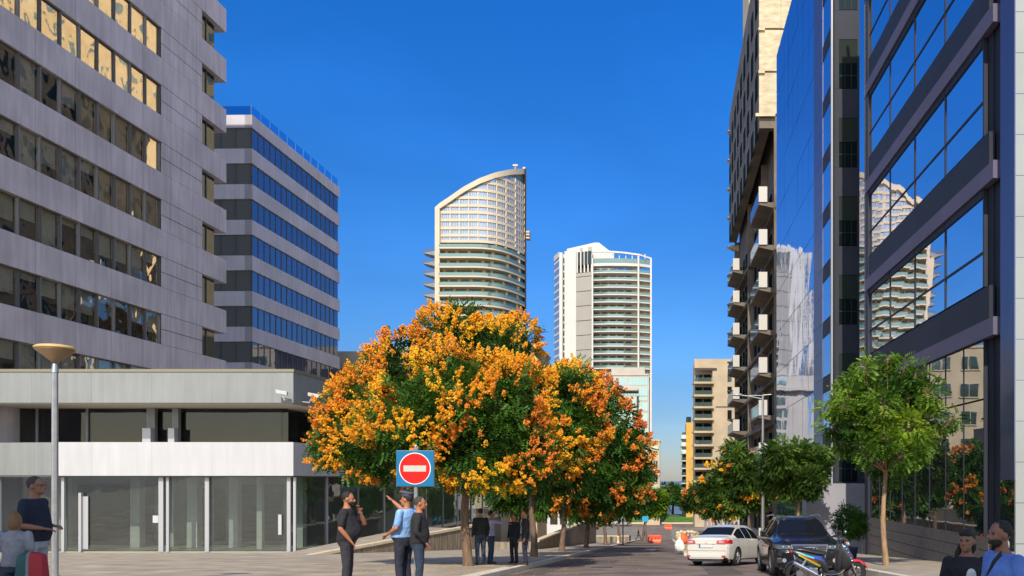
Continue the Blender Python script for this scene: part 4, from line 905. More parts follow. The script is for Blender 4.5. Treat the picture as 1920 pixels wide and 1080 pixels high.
# overhead street light with an arm, right
t = thing('arm_street_light', 'tall street light with a long arm in front of the concrete balcony block', 'street light', (6.3,55,gz(55)))
zt = P(1430,741,55)[2]
mb = MB(); mb.cyl((6.2,55,gz(55)+.1),(6.2,55,zt),.12,.07,12); mb.obj('pole', m_steel, t)
mb = MB(); mb.tube([(6.2,55,zt-.25),(5.2,55,zt-.05),(4.75,55,zt+.0)],.04,8); mb.cyl((6.2,55,zt-.02),(5.3,55,zt-.02),.025); mb.cyl((6.2,55,zt),(6.75,55,zt+.05),.035); mb.obj('arm', m_steel, t)
mb = MB(); mb.rings([[(4.85-.02*k_+0, 55+w*math.cos(a*math.pi/6), zt+.02+h_*math.sin(a*math.pi/6)) for a in range(12)] for k_, w, h_ in ((0,.05,.04),(3,.13,.08),(15,.15,.09),(28,.12,.06),(33,.03,.02))]); mb.obj('lamp_head', m_post, t)
# no entry sign
m_blue = M('sign_blue', (.005,.15,.34), .4); m_red = M('sign_red', (.8,.01,.008), .35); m_sw = M('sign_white', (.8,.8,.78), .4); m_swg = M('sign_grey_white', (.5,.5,.45), .5)
sx, sdp = -4.62+0, 15.6
X0, _, Z0 = P(743,912,sdp); X1, _, Z1 = P(813,845,sdp)
t = thing('no_entry_sign', 'blue square sign with a red no entry disc and pale bar on a steel pole', 'road sign', ((X0+X1)/2, sdp, gz(sdp)+.12))
cx, cz, rr = (X0+X1)/2, (Z0+Z1)/2, (X1-X0)*.425
mb = MB(); mb.cyl((cx,sdp+.06,gz(sdp)+.1),(cx,sdp+.06,Z1+.02),.035,n=16); mb.obj('pole', m_steel, t)
mb = MB(); mb.cyl((cx,sdp+.06,Z1+.02),(cx,sdp+.06,Z1+.05),.05,n=16); mb.ball((cx,sdp+.06,Z1+.08),(.03,.03,.04)); mb.obj('pole_cap', m_steel, t)
mb = MB(); mb.box(X0,X1,sdp,sdp+.02,Z0,Z1); pl = mb.obj('plate', m_blue, t, bevel=.006)
mb = MB(); mb.box(X0-.006,X1+.006,sdp+.0205,sdp+.035,Z0-.006,Z1+.006); mb.obj('plate_rim', m_steel, t)
mb = MB(); mb.cyl((cx,sdp-.004,cz),(cx,sdp,cz),rr,n=64,smooth=False); mb.obj('white_ring', m_sw, pl)
mb = MB(); mb.cyl((cx,sdp-.008,cz),(cx,sdp-.004,cz),rr*.945,n=64,smooth=False); mb.obj('red_disc', m_red, pl)
mb = MB(); mb.box(cx-rr*.71,cx+rr*.71,sdp-.012,sdp-.008,cz-rr*.19,cz+rr*.19); mb.obj('bar', m_swg, pl)
mb = MB(); mb.box(cx-.05,cx+.05,sdp+.036,sdp+.1,Z0+.03,Z0+.06); mb.box(cx-.05,cx+.05,sdp+.036,sdp+.1,Z1-.06,Z1-.03); mb.obj('bracket', m_steel, t)
# small far signs
X0, _, Z0 = P(1204,978,125); X1, _, Z1 = P(1216,968,125)
t = thing('square_sign', 'small plain blue square sign on a post down the street', 'road sign', ((X0+X1)/2, 125, gz(125)+.12))
mb = MB(); mb.box(X0,X1,125,125.04,Z0,Z1); mb.obj('plate', M('sign_cyan', (.02,.35,.6), .4), t); mb = MB(); mb.cyl(((X0+X1)/2,125.08,gz(125)),((X0+X1)/2,125.08,Z1),.05); mb.obj('pole', m_steel, t)
x, _, zt = P(1168,968,86)
t = thing('pedestrian_sign', 'small round white sign on a black post at the left kerb', 'road sign', (x, 86, gz(86)+.12))
mb = MB(); mb.cyl((x,86,gz(86)),(x,86,zt),.07); mb.obj('pole', m_black, t); mb = MB(); mb.cyl((x,85.9,zt-.25),(x,85.93,zt-.25),.2,n=20); mb.obj('disc', m_sw, t)
# water filled barriers
m_or = M('orange_plastic', (.85,.1,.03), .45, var=.05, vs=3)
def barrier(label, px0, px1, d):
    x0, x1 = (px0-CX)/F*d, (px1-CX)/F*d; z = gz(d); w = x1-x0
    t = thing('road_barrier', label, 'barrier', ((x0+x1)/2, d, z), group='orange plastic road barriers')
    mb = MB(); mb.extr([(d-.25,z),(d-.25,z+.2),(d-.12,z+.45),(d-.1,z+.95),(d+.1,z+.95),(d+.12,z+.45),(d+.25,z+.2),(d+.25,z)][::-1], 'x', x0+.06, x1-.06); mb.obj('barrier_body', m_or, t, bevel=.03)
    mb = MB()
    for i in range(4): xx = x0+w*(i+.5)/4; mb.box(xx-w*.05,xx+w*.05,d-.3,d+.3,z+.0,z+.14)
    mb.obj('foot', m_or, t)
    for xx in (x0+w*.25, x0+w*.55, x0+w*.8):
        mb = MB(); mb.box(xx-w*.07,xx+w*.07,d-.2,d-.14,z+.5,z+.72); mb.obj('recess', M('orange_dark', (.6,.06,.02), .5) if not 'orange_dark' in bpy.data.materials else bpy.data.materials['orange_dark'], t)
    mb = MB(); mb.box(x0,x0+.06,d-.08,d+.08,z+.2,z+.85); mb.box(x1-.06,x1,d-.08,d+.08,z+.2,z+.85); mb.obj('connector', m_or, t)
barrier('orange plastic road barrier standing in the left half of the street', 1215, 1240, 102)
barrier('smaller looking orange road barrier near the lawn at the street end', 1246, 1260, 183)
# ramp wall with a cream coping, left
m_wall = M('striped_concrete_wall', (.24,.2,.15), .85, var=.35, vs=2.5, stretch=(3,3,.4), bump=.3, bs=12)
m_cop = M('cream_coping', (.66,.55,.38), .7, var=.08, vs=3)
A_, B_ = (-17.3,40.8), (-12.2,55.2)
t = thing('ramp_wall', 'concrete ramp wall with a cream coping rising to the right behind the standing people', 'wall', (A_[0], A_[1], gz(40.8)))
f3 = FL(A_, (B_[0]-A_[0], B_[1]-A_[1]), 1); L3 = math.hypot(B_[0]-A_[0], B_[1]-A_[1])
def seg(mb, t0, t1, o0, o1, zf0, zf1, m=0):
    mb.hexa([f3.w(t0,o1,zf0(t0)),f3.w(t0,o0,zf0(t0)),f3.w(t1,o0,zf0(t1)),f3.w(t1,o1,zf0(t1)),f3.w(t0,o1,zf1(t0)),f3.w(t0,o0,zf1(t0)),f3.w(t1,o0,zf1(t1)),f3.w(t1,o1,zf1(t1))], m)
ztop = lambda t_: -3.62+(t_/L3)*.78
mb = MB(); seg(mb, 0, L3, -.25, 0, lambda t_: -6, lambda t_: ztop(t_)-.14); mb.obj('wall_body', m_wall, t)
mb = MB(); seg(mb, -.05, L3+.05, -.3, .06, lambda t_: ztop(t_)-.139, ztop); mb.obj('coping', m_cop, t)
mb = MB(); mb.add([f3.w(0,-.3,ztop(0)-.2),f3.w(L3,-.3,ztop(L3)-.3),f3.w(L3,-5,ztop(L3)-.3),f3.w(0,-3,ztop(0)-.25)],[(0,1,2,3)]); o = mb.obj('ramp_surface', m_walk); o['kind'] = 'structure'
t = thing('terrace_wall', 'long dark retaining wall running along the left pavement under the trees', 'wall', (-8.3,55,gz(55)))
mb = MB(); mb.hexa([(-8.6,55,-8),(-8.3,55,-8),(-7.6,92,-12),(-7.9,92,-12),(-8.6,55,-4.0),(-8.3,55,-4.0),(-7.6,92,-4.1),(-7.9,92,-4.1)]); mb.obj('wall_body', m_wall, t)
mb = MB(); mb.hexa([(-8.68,54.95,-3.998),(-8.22,54.95,-3.998),(-7.52,92,-4.098),(-7.98,92,-4.098),(-8.68,54.95,-3.88),(-8.22,54.95,-3.88),(-7.52,92,-3.98),(-7.98,92,-3.98)]); mb.obj('coping', m_cop, t)
mb = MB(); mb.hexa([(-12.2,55.3,-8),(-8.61,55.3,-8),(-8.61,55.6,-8),(-12.2,55.6,-8),(-12.2,55.3,-4.02),(-8.61,55.3,-4.02),(-8.61,55.6,-4.02),(-12.2,55.6,-4.02)]); mb.obj('return_wall', m_wall, t)
# white building glimpsed through the trunks
t = thing('white_low_building', 'white sunlit building glimpsed between the left trunks', 'building', (-16,104,gz(104)))
mb = MB(); mb.box(-14.6,-12.0,104,110,-8.5,-1.2); mb.obj('wall', M('sunlit_white_wall', (.6,.6,.6), .7, var=.04, vs=1), t)
mb = MB(); mb.box(-14.7,-11.9,103.9,110.1,-1.199,-.9); mb.obj('roof', m_panel, t)
for x in (-14.2,-13.0): mb = MB(); mb.box(x,x+.9,103.94,104.02,-5.4,-3.6); mb.obj('window', m_fgl, t)
# low walls, street end
t = thing('low_roadside_wall', 'low pale wall across the end of the left pavement', 'wall', (-8,112,gz(112)))
mb = MB(); mb.box(-13,-4.9,112,112.4,gz(112)-.2,gz(112)+.75); mb.obj('wall_body', m_wall, t)
mb = MB(); mb.box(-13.05,-4.85,111.95,112.45,gz(112)+.751,gz(112)+.85); mb.obj('coping', m_cop, t)
# rubble planter on the right with a seated street vendor
m_rub = M('rubble_stone', (.42,.34,.22), .9, var=.35, vs=3.5, bump=1, bs=5)
t = thing('stone_planter_wall', 'low curved wall of pale rubble stone behind the white car', 'wall', (2.2,61,gz(61)))
mb = MB(); zt_ = -(982-CY)/F*61
random.seed(3)
for k in range(46):
    a = k%23; ro = k//23; x = .75+a*.21; y = 61+.35*math.sin(a*.3)+random.uniform(-.05,.05)
    zz = gz(61)+.1+ro*.5
    hh = .25+random.uniform(-.04,.05)
    mb.ball((x,y,zz+.3),(.15,.25,.28),0,8,6)
mb.obj('stones', m_rub, t)
mb = MB(); mb.box(.7,5.6,61.1,61.7,gz(61)-.1,gz(61)+1.15); mb.obj('wall_body', m_rub, t)
mb = MB(); 
for k in range(20): x = .8+k*.25; mb.ball((x,61.3,gz(61)+1.2+random.uniform(-.05,.05)),(.17,.3,.14),0,8,6)
mb.obj('cap_stones', m_cop, t)
# picket screen
t = thing('grey_picket_screen', 'grey vertical picket screen left of the white car roof', 'fence', (4.6,66,gz(66)))
for i in range(9): mb = MB(); x = 2.9+i*.3; mb.box(x,x+.2,66,66.08,gz(66),gz(66)+2.2); mb.obj('picket', m_panel, t)
mb = MB(); mb.box(2.85,5.55,66.081,66.14,gz(66)+1.8,gz(66)+1.9); mb.obj('rail', m_panel, t)
# bollards at left kerb far
for i, (px, d) in enumerate(((1159,88),(1146,80),(1181,110))):
    x = (px-CX)/F*d
    t = thing('bollard', ['light stone bollard beside the black sign post','cream stone bollard nearest on the left kerb','dark small bollard in front of the low pale wall'][i], 'bollard', (x,d,gz(d)+.12), group='bollards on the left kerb')
    mb = MB(); mb.lathe((x,d,gz(d)+.1), [(.001,0),(.16,0),(.16,.08),(.12,.12),(.11,.6),(.14,.66),(.1,.76),(.001,.8)], 14); mb.obj('post_body', m_cop if i < 2 else m_black, t)
# concrete bench under the seated pair at the right
t = thing('stone_bench', 'stone bench under the seated woman and man at the lower right', 'bench', (3.1,7.7,gz(7.7)))
mb = MB(); z = gz(7.7); mb.box(2.3,4.2,7.2,8.6,z+.32,z+.42); mb.obj('seat', m_cop, t, bevel=.02)
for x in (2.5,3.8): mb = MB(); mb.box(x,x+.2,7.3,8.5,z-.05,z+.319); mb.obj('leg', m_walk, t)
# ================================================================ people
def _mesh_eval(o):
    dg = bpy.context.evaluated_depsgraph_get(); me = bpy.data.meshes.new_from_object(o.evaluated_get(dg)); return me
def solid(name, mb, mat, parent, voxel=.012, smooth=4, label=None):
    "overlapping closed pieces fused into one continuous skin"
    o = mb.obj(name, mat, None); 
    r = o.modifiers.new('r', 'REMESH'); r.mode = 'VOXEL'; r.voxel_size = voxel; r.use_smooth_shade = True
    s = o.modifiers.new('s', 'SMOOTH'); s.iterations = smooth; s.factor = .5
    me = _mesh_eval(o); nm = o.name; old = o.data
    o.modifiers.clear(); o.data = me; bpy.data.meshes.remove(old); me.name = name
    for p in me.polygons: p.use_smooth = True
    me.materials.clear(); me.materials.append(mat)
    o.parent = parent; ORG[o.name] = None
    if label: o['label'] = label
    return o
def ell_loft(mb, rows, n=20):
    "rows: (cx, cy, z, half width, half depth)"
    mb.rings([[(cx+w*math.cos(2*math.pi*i/n), cy+d*math.sin(2*math.pi*i/n), z) for i in range(n)] for cx, cy, z, w, d in rows])
def limb(mb, pts, rs, n=14):
    for (a, b), (ra, rb) in zip(zip(pts, pts[1:]), zip(rs, rs[1:])):
        mb.cyl(a, b, ra, rb, n); 
    for p, r in zip(pts, rs): mb.ball(p, (r, r, r), 0, n, 8)
SKIN = M('skin_tan', (.42,.17,.085), .5, var=.05, vs=20); SKIN2 = M('skin_olive', (.3,.14,.08), .55, var=.05, vs=20)
HAIRD = M('hair_dark', (.02,.014,.01), .7, bump=.5, bs=90); HAIRG = M('hair_grey', (.055,.042,.035), .75, bump=.5, bs=90); HAIRB = M('hair_blond_brown', (.22,.12,.05), .7, bump=.6, bs=60)
EYE = M('eye_dark', (.02,.015,.012), .3)
def cloth(name, c, **k): return M(name, c, .9, var=.2, vs=4, bump=.9, bs=8, bdist=.05, **k)
def human(label, loc, rz, H=1.75, skin=SKIN, hair=HAIRD, top=None, bottom=None, arms=None, legs=None, sleeve='short', belly=0, beard=False, head_yaw=0, vox=.012, sc=1.0, group=None,
          hair_style='short', seated=False, lean=0, shirt_hem=.93, openhand=(), extra=None, wide=1.0, shoe=None, head_pitch=0, cat='person'):
    t = thing('person', label, cat, loc, rz, group=group); t.scale = (H/1.75,)*3
    zh = -.50 if seated else 0             # seated: torso drops
    A = arms or {}; Lg = legs or {}
    V = Vector
    def tl(z): return lean*(z-.95)
    sh = {s: V((s*.185*wide, tl(1.42)-.005, 1.415+zh)) for s in (-1, 1)}
    el = {s: V(A.get(('e', s), (s*.25*wide, -.03, 1.13))) for s in (-1, 1)}
    wr = {s: V(A.get(('w', s), (s*.25*wide, .05, .88))) for s in (-1, 1)}
    hp = {s: V((s*.09*wide, 0, .92+zh)) for s in (-1, 1)}
    kn = {s: V(Lg.get(('k', s), (s*.10*wide, .02, .50))) for s in (-1, 1)}
    an = {s: V(Lg.get(('a', s), (s*.10*wide, -.02, .09))) for s in (-1, 1)}
    if seated:
        kn = {s: V((s*.13, .42, .5)) for s in (-1, 1)}; an = {s: V((s*.13, .42, .09)) for s in (-1, 1)}
    hc = V((0, tl(1.63)+.03, 1.635+zh)); Rh = Matrix.Rotation(head_yaw, 3, 'Z') @ Matrix.Rotation(head_pitch, 3, 'X')
    def HP(x, y, z): return hc+Rh @ V((x, y, z))
    b = belly
    rows = [(0,0,.84,.155*wide,.115),(0,0,.93,.172*wide,.125+.3*b),(0,.4*b,1.02,.165*wide+.3*b,.12+.6*b),(0,tl(1.1)+.5*b,1.1,.155*wide+.4*b,.113+.7*b),(0,tl(1.22)+.3*b,1.22,.165*wide+.2*b,.118+.4*b),(0,tl(1.34),1.34,.185*wide,.118+.1*b),(0,tl(1.42),1.42,.165*wide,.095),(0,tl(1.465),1.465,.095*wide,.075),(0,tl(1.5)+.005,1.50,.06,.06)]
    rows = [(a, c, z+zh, w, d) for a, c, z, w, d in rows]
    # ---- the body, one skin
    mb = MB(); ell_loft(mb, rows)
    mb.cyl((0, tl(1.46), 1.44+zh), hc+V((0,-.02,-.05)), .058, .052, 14)
    mb.ball(hc+Rh@V((0,-.012,.02)), (.076,.094,.10), 0, 20, 14, Rh)
    mb.ball(HP(0,.03,-.045), (.058,.062,.068), 0, 16, 10, Rh)                 # jaw
    mb.ball(HP(0,.078,-.088), (.022,.018,.018), 0, 10, 8, Rh)                # chin
    mb.cyl(HP(0,.082,.02), HP(0,.112,-.025), .009, .015, 8); mb.ball(HP(0,.108,-.026), (.017,.016,.012), 0, 10, 8, Rh)   # nose
    for s in (-1, 1):
        mb.ball(HP(s*.077,-.012,-.008), (.010,.020,.031), 0, 8, 8, Rh)     # ear
        mb.ball(HP(s*.030,.074,.030), (.024,.014,.009), 0, 8, 6, Rh)       # brow
        mb.ball(HP(s*.040,.062,-.018), (.022,.016,.016), 0, 8, 6, Rh)      # cheek
    mb.ball(HP(0,.088,-.055), (.022,.011,.006), 0, 8, 6, Rh); mb.ball(HP(0,.087,-.065), (.018,.010,.006), 0, 8, 6, Rh)
    for s in (-1, 1):
        limb(mb, [sh[s], el[s].lerp(sh[s],.5)+V((s*.004,0,0)), el[s], el[s].lerp(wr[s],.35), wr[s]], [.052,.047,.038,.04,.025])
        d = (wr[s]-el[s]).normalized(); pal = wr[s]+d*.05
        up = V((0,0,1)) if abs(d.z) < .8 else V((0,1,0)); side = d.cross(up).normalized(); nrm = side.cross(d).normalized()
        fl = s if abs(d.z) >= .8 else 1
        if abs(d.z) >= .8: side, nrm = V((0,1,0)).cross(d).cross(d).normalized()*-1, d.cross(V((0,1,0))).normalized()*s
        Rm = Matrix((side, d, nrm)).transposed()
        mb.ball(pal, (.040,.055,.017), 0, 12, 10, Rm)
        op = s in openhand
        for q, (o_, ln) in enumerate(((-.029,.062),(-.010,.072),(.010,.068),(.028,.054))):
            p0 = wr[s]+d*.088+side*o_; spread = o_*(5 if op else .6); c = .012 if op else .45
            d1 = (d+side*spread-nrm*c*.5).normalized(); p1 = p0+d1*ln*.5; d2 = (d+side*spread-nrm*c*1.6).normalized(); p2 = p1+d2*ln*.5
            mb.cyl(pal+d*.02+side*o_*.8, p0, .011, .0105, 8); limb(mb, [p0, p1, p2], [.0105,.0095,.0085], 8)
        sd = side*(-1)
        p0 = wr[s]+d*.03+sd*.028; p1 = p0+(d*.5+sd*.8).normalized()*.035; p2 = p1+(d*.8+sd*(.6 if op else .2)-nrm*.2).normalized()*.032
        limb(mb, [p0, p1, p2], [.014,.012,.010], 8)
        limb(mb, [hp[s], hp[s].lerp(kn[s],.5), kn[s], kn[s].lerp(an[s],.3), an[s]], [.085,.072,.052,.054,.036])
        mb.ball(an[s]+V((0,.07,-.045)), (.042,.125,.038), 0, 12, 8)
    solid('body', mb, skin, t, vox*.8, 3)
    # ---- clothes
    if bottom:
        mb = MB(); r2 = [(a, c, z, w+.012, d+.012) for a, c, z, w, d in rows[:3]]; ell_loft(mb, r2)
        for s in (-1, 1):
            limb(mb, [hp[s], hp[s].lerp(kn[s],.5), kn[s], kn[s].lerp(an[s],.35), an[s]+V((0,0,.02))], [.102,.088,.070,.068,.060])
        solid('trousers', mb, bottom, t, vox, 3)
    if top:
        mb = MB(); r2 = [(a, c, z, w+.017, d+.017) for a, c, z, w, d in rows if z > shirt_hem+zh-.02 and z < 1.48+zh]
        r2 = [(0, r2[0][1], shirt_hem+zh-.005, r2[0][3]+.004, r2[0][4]+.004)]+r2+[(0, tl(1.485), 1.482+zh, .066, .066)]
        ell_loft(mb, r2)
        for s in (-1, 1):
            if sleeve == 'short': limb(mb, [sh[s], sh[s].lerp(el[s],.75)], [.066,.062])
            else: limb(mb, [sh[s], sh[s].lerp(el[s],.55), el[s], el[s].lerp(wr[s],.92)], [.066,.058,.052,.037])
        solid('shirt', mb, top, t, vox, 3)
    for s in (-1, 1):
        mb = MB(); mb.ball(an[s]+V((0,.06,-.045)), (.052,.145,.045), 0, 14, 8); mb.ball(an[s]+V((0,-.01,-.01)), (.048,.06,.05), 0, 12, 8); solid('shoe', mb, shoe or HAIRD, t, vox, 2)
    mb = MB()
    if hair_style in ('short', 'long', 'bun'):
        n = 18
        mb.ball(HP(0,-.026,.034), (.0795,.094,.0945), 0, 20, 14, Rh)
        if hair_style == 'long':
            mb.ball(HP(0,-.06,-.05), (.08,.06,.10), 0, 16, 12, Rh); limb(mb, [HP(.06,-.05,-.03), HP(.10,-.02,-.14), HP(.12,.02,-.27)], [.04,.035,.02])
            mb.ball(HP(.0,.045,.075), (.07,.04,.03), 0, 12, 8, Rh)
        if hair_style == 'bun': mb.ball(HP(0,-.06,-.03), (.088,.075,.12), 0, 16, 12, Rh); mb.ball(HP(0,-.05,.11), (.05,.05,.04), 0, 12, 8, Rh)
        ho = solid('hair', mb, hair, t, vox*.8, 2)
        # trim the hair away from the face
        me = ho.data; bmx = bmesh.new(); bmx.from_mesh(me); inv = Rh.inverted(); dele = []
        for v in bmx.verts:
            q = inv @ (v.co-hc)
            lim = -.018 if q.z < -.0 else (.0 if q.z < .045 else .2)
            if hair_style == 'short' and (q.z < -.06 and q.y > -.055): dele.append(v)
            elif q.y > (max(lim, .028) if abs(q.x) > .06 and q.z > -.03 else lim) and q.z < .045 and abs(q.x) < .5 and (hair_style == 'short' or abs(q.x) < .068): dele.append(v)
        bmesh.ops.delete(bmx, geom=dele, context='VERTS')
        for v in bmx.verts: v.co += (v.co-hc).normalized()*.006*mnoise.noise(v.co*45)
        bmx.to_mesh(me); bmx.free()
    if beard:
        mb = MB(); mb.ball(HP(0,.036,-.062), (.064,.062,.052), 0, 16, 10, Rh); o = solid('beard', mb, hair, t, vox*.8, 2)
        me = o.data; bmx = bmesh.new(); bmx.from_mesh(me); inv = Rh.inverted()
        bmesh.ops.delete(bmx, geom=[v for v in bmx.verts if (inv@(v.co-hc)).z > -.035 and (inv@(v.co-hc)).y > .04 and abs((inv@(v.co-hc)).x) < .045], context='VERTS'); bmx.to_mesh(me); bmx.free()
    for s in (-1, 1):
        mb = MB(); mb.ball(HP(s*.031,.079,.010), (.013,.008,.007), 0, 10, 6, Rh); mb.obj('eye', EYE, t)
    t['hc'] = 0; del t['hc']
    return t, hc, HP, Rh
blackT = cloth('black_cotton', (.018,.017,.02)); darkT = cloth('dark_trousers', (.03,.028,.038)); navyT = cloth('navy_cotton', (.012,.018,.035)); denim = cloth('dark_denim', (.025,.04,.07))
policeB = cloth('police_blue_shirt', (.22,.40,.72)); policeD = cloth('police_navy_trousers', (.02,.022,.04)); greyT = cloth('light_grey_trousers', (.36,.36,.4)); greyS = cloth('grey_shirt', (.25,.25,.28))
blueT = cloth('blue_tshirt', (.13,.24,.6)); lav = cloth('lavender_sleeve', (.38,.36,.5)); suitD = cloth('dark_suit', (.02,.022,.026)); whiteC = cloth('white_cloth', (.6,.6,.62)); purple = cloth('purple_cloth', (.18,.08,.24))
def at(px, d): return ((px-CX)/F*d, d, gz(d)+.125)
# man in black with his hand at his chin
t, hc, HP, Rh = human('bearded man in a black t-shirt with one hand at his chin, facing right', at(650,14.4), R(-80), 1.73, top=blackT, bottom=darkT, belly=.1, beard=True, wide=1.12,
    arms={('e',1):(.27,-.05,1.14),('w',1):(.20,.1,.93),('e',-1):(-.26,.25,1.2),('w',-1):(-.1,.2,1.42)}, head_pitch=-.12)
mb = MB(); mb.cyl((-.13,.205,1.385),(-.115,.205,1.405),.033,n=16); mb.obj('wristwatch', m_steel, t)
# policeman
t, hc, HP, Rh = human('policeman in a blue shirt and peaked cap raising one hand towards the left', at(757,14.5), R(72), 1.72, top=policeB, bottom=policeD, belly=.07, wide=1.1, lean=-.12, shirt_hem=.99,
    arms={('e',1):(.24,.18,1.44),('w',1):(.2,.36,1.6),('e',-1):(-.29,-.06,1.16),('w',-1):(-.22,.16,1.05)}, openhand=(1,), hair=HAIRD, head_yaw=.15)
mb = MB(); rs = []
n = 28
def cr(r, y, z, k=1.0): return [tuple(HP(r*math.cos(2*math.pi*i/n), y+r*1.12*math.sin(2*math.pi*i/n), z+.018*math.sin(2*math.pi*i/n))) for i in range(n)]
mb.rings([cr(.086,-.015,.065), cr(.088,-.015,.10), cr(.112,-.01,.118), cr(.116,-.01,.128), cr(.10,-.01,.138), cr(.02,-.01,.142)]); mb.obj('peaked_cap', cloth('cap_grey_blue', (.09,.09,.13)), t)
mb = MB(); mb.rings([[tuple(HP(.09*math.cos(a), -.015+.1*math.sin(a), .075)) for a in np.linspace(.5, math.pi-.5, 10)], [tuple(HP(.1*math.cos(a), .02+.13*math.sin(a), .052)) for a in np.linspace(.5, math.pi-.5, 10)]], cap=False, closed=False); mb.obj('cap_peak', HAIRD, t)
mb = MB(); mb.rings([[((.19+o)*math.cos(2*math.pi*i/24), (.15+o)*math.sin(2*math.pi*i/24)+.03, z) for i in range(24)] for o, z in ((.0,.955),(.012,.955),(.012,.99),(.0,.99))]); mb.obj('belt', HAIRD, t)
# third man
t, hc, HP, Rh = human('man in black shirt and jeans close behind the policeman, facing right', at(785,14.2), R(-75), 1.64, top=blackT, bottom=denim, belly=.05, wide=1.05, sleeve='mid', hair=HAIRG,
    arms={('e',1):(.27,-.04,1.15),('w',1):(.2,.12,.95),('e',-1):(-.27,-.02,1.15),('w',-1):(-.2,.12,.95)})
# group under the tree
human('man in a black jacket with his back turned, leftmost of the group under the tree', at(901,27.7), R(35), 1.84, top=blackT, bottom=denim, sleeve='long', vox=.018, group='men talking under the tree')
human('man with lavender sleeves stretching his arm to the right', at(920,28.6), R(-62), 1.78, top=lav, bottom=denim, sleeve='long', vox=.018, group='men talking under the tree',
    arms={('e',1):(.2,.3,1.36),('w',1):(.12,.56,1.33)})
human('man in dark clothes standing in deep shade amid the group', at(964,29.3), R(150), 1.7, top=suitD, bottom=darkT, sleeve='long', vox=.018, group='men talking under the tree')
t, hc, HP, Rh = human('man in a dark suit over a pale shirt, rightmost of the group, facing left', at(985,27.6), R(105), 1.8, top=suitD, bottom=policeD, sleeve='long', vox=.018, group='men talking under the tree')
mb = MB(); mb.hexa([(-.02,.135,1.0),(.03,.135,1.0),(.03,.15,1.0),(-.02,.15,1.0),(-.06,.11,1.44),(.06,.11,1.44),(.06,.12,1.44),(-.06,.12,1.44)]); mb.obj('shirt_front', whiteC, t)
# walker far down the street
human('small dark figure striding across the street far away', at(1197,128), R(-75), 1.76, top=blackT, bottom=darkT, sleeve='long', vox=.03, legs={('k',1):(.1,.25,.5),('a',1):(.1,.42,.09),('k',-1):(-.1,-.12,.5),('a',-1):(-.1,-.42,.12)})
# man at the far left
t, hc, HP, Rh = human('grey haired man in a navy t-shirt and light trousers by the lamp post', at(64,11), R(-82), 1.76, skin=SKIN2, top=navyT, bottom=greyT, belly=.05, hair=HAIRG,
    arms={('e',1):(.25,-.02,1.14),('w',1):(.16,.18,1.10),('e',-1):(-.25,-.06,1.15),('w',-1):(-.18,.12,1.12)}, wide=1.08)
mb = MB()
for s in (-1, 1): mb.tube([HP(s*.078,-.01,.012), HP(s*.07,.07,.014), HP(s*.05,.096,.012), HP(s*.014,.1,.01)], .003, 6)
mb.obj('glasses', m_black, t)
# child with a backpack
t, hc, HP, Rh = human('light haired child in a grey shirt seen from behind at far left', at(28,9.5), R(8), 1.26, skin=SKIN2, top=greyS, bottom=denim, hair=HAIRB, hair_style='bun', wide=1.0)
bp = thing('backpack', 'red, grey and teal backpack carried by the child at far left', 'backpack', (at(64,9.35)[0], 9.32, gz(9.3)+.56))
bx, by, bz = bp.location
for i, (x0, x1, mt) in enumerate(((-.15,-.02,M('teal_nylon',(.01,.08,.08),.6,bump=.3,bs=20)),(-.02,.015,greyS),(.015,.15,M('red_nylon',(.38,.02,.03),.6,bump=.3,bs=20)))):
    sg = lambda v: math.copysign(abs(v)**.55, v)
    mb = MB(); mb.rings([[(bx+x*(1-.12*sg(math.sin(a))), by+.075*sg(math.cos(a))*(1-.35*(abs(x)/.15)**2), bz+.2+.2*sg(math.sin(a))-1.2*x*x*(math.sin(a) > 0)) for a in np.linspace(0, 2*math.pi, 25)[:-1]] for x in (x0+.001, (x0+x1)/2, x1-.001)]); mb.obj('panel', mt, bp)
mb = MB(); mb.tube([(bx-.1,by+.08,bz+.3),(bx-.12,by+.2,bz+.33),(bx-.12,by+.22,bz+.1)],.014,6); mb.obj('strap', m_black, bp)
# seated pair lower right
def sat(px, d): x, y, z = at(px, d); return (x, y, z-.09)
t, hc, HP, Rh = human('seated woman in a black top with a long dark ponytail, looking towards the left', sat(1812,8.25), R(168), 1.62, skin=SKIN2, top=blackT, bottom=denim, seated=True, hair_style='long', head_yaw=-.45,
    arms={('e',1):(.24,.0,.66),('w',1):(.16,.22,.56),('e',-1):(-.24,.0,.66),('w',-1):(-.16,.22,.56)}, wide=.95, sleeve='long', vox=.010)
mb = MB(); mb.rings([[(-.03+r*math.cos(a), .135+.012*(1-r*10), .79+r*1.5*math.sin(a)) for a in np.linspace(0, 2*math.pi, 13)[:-1]] for r in (.05,.03,.005)]); mb.obj('chest_print', whiteC, t)
t, hc, HP, Rh = human('seated bearded man in a blue t-shirt with a dark strap across the chest, facing left', sat(1886,7.35), R(100), 1.72, skin=SKIN2, top=blueT, bottom=denim, seated=True, beard=True, belly=.05, wide=1.15, lean=.05,
    arms={('e',1):(.27,.02,.66),('w',1):(.18,.26,.58),('e',-1):(-.28,.0,.66),('w',-1):(-.2,.26,.58)}, vox=.010)
mb = MB()
pts = [(-.10,.10,.98),(-.06,.15,.9),(.0,.16,.8),(.08,.155,.7),(.16,.12,.6)]
for a, b in zip(pts, pts[1:]): mb.hexa([(a[0],a[1],a[2]-.02),(b[0],b[1],b[2]-.02),(b[0],b[1]+.012,b[2]-.02),(a[0],a[1]+.012,a[2]-.02),(a[0],a[1],a[2]+.02),(b[0],b[1],b[2]+.02),(b[0],b[1]+.012,b[2]+.02),(a[0],a[1]+.012,a[2]+.02)])
mb.obj('bag_strap', m_black, t)
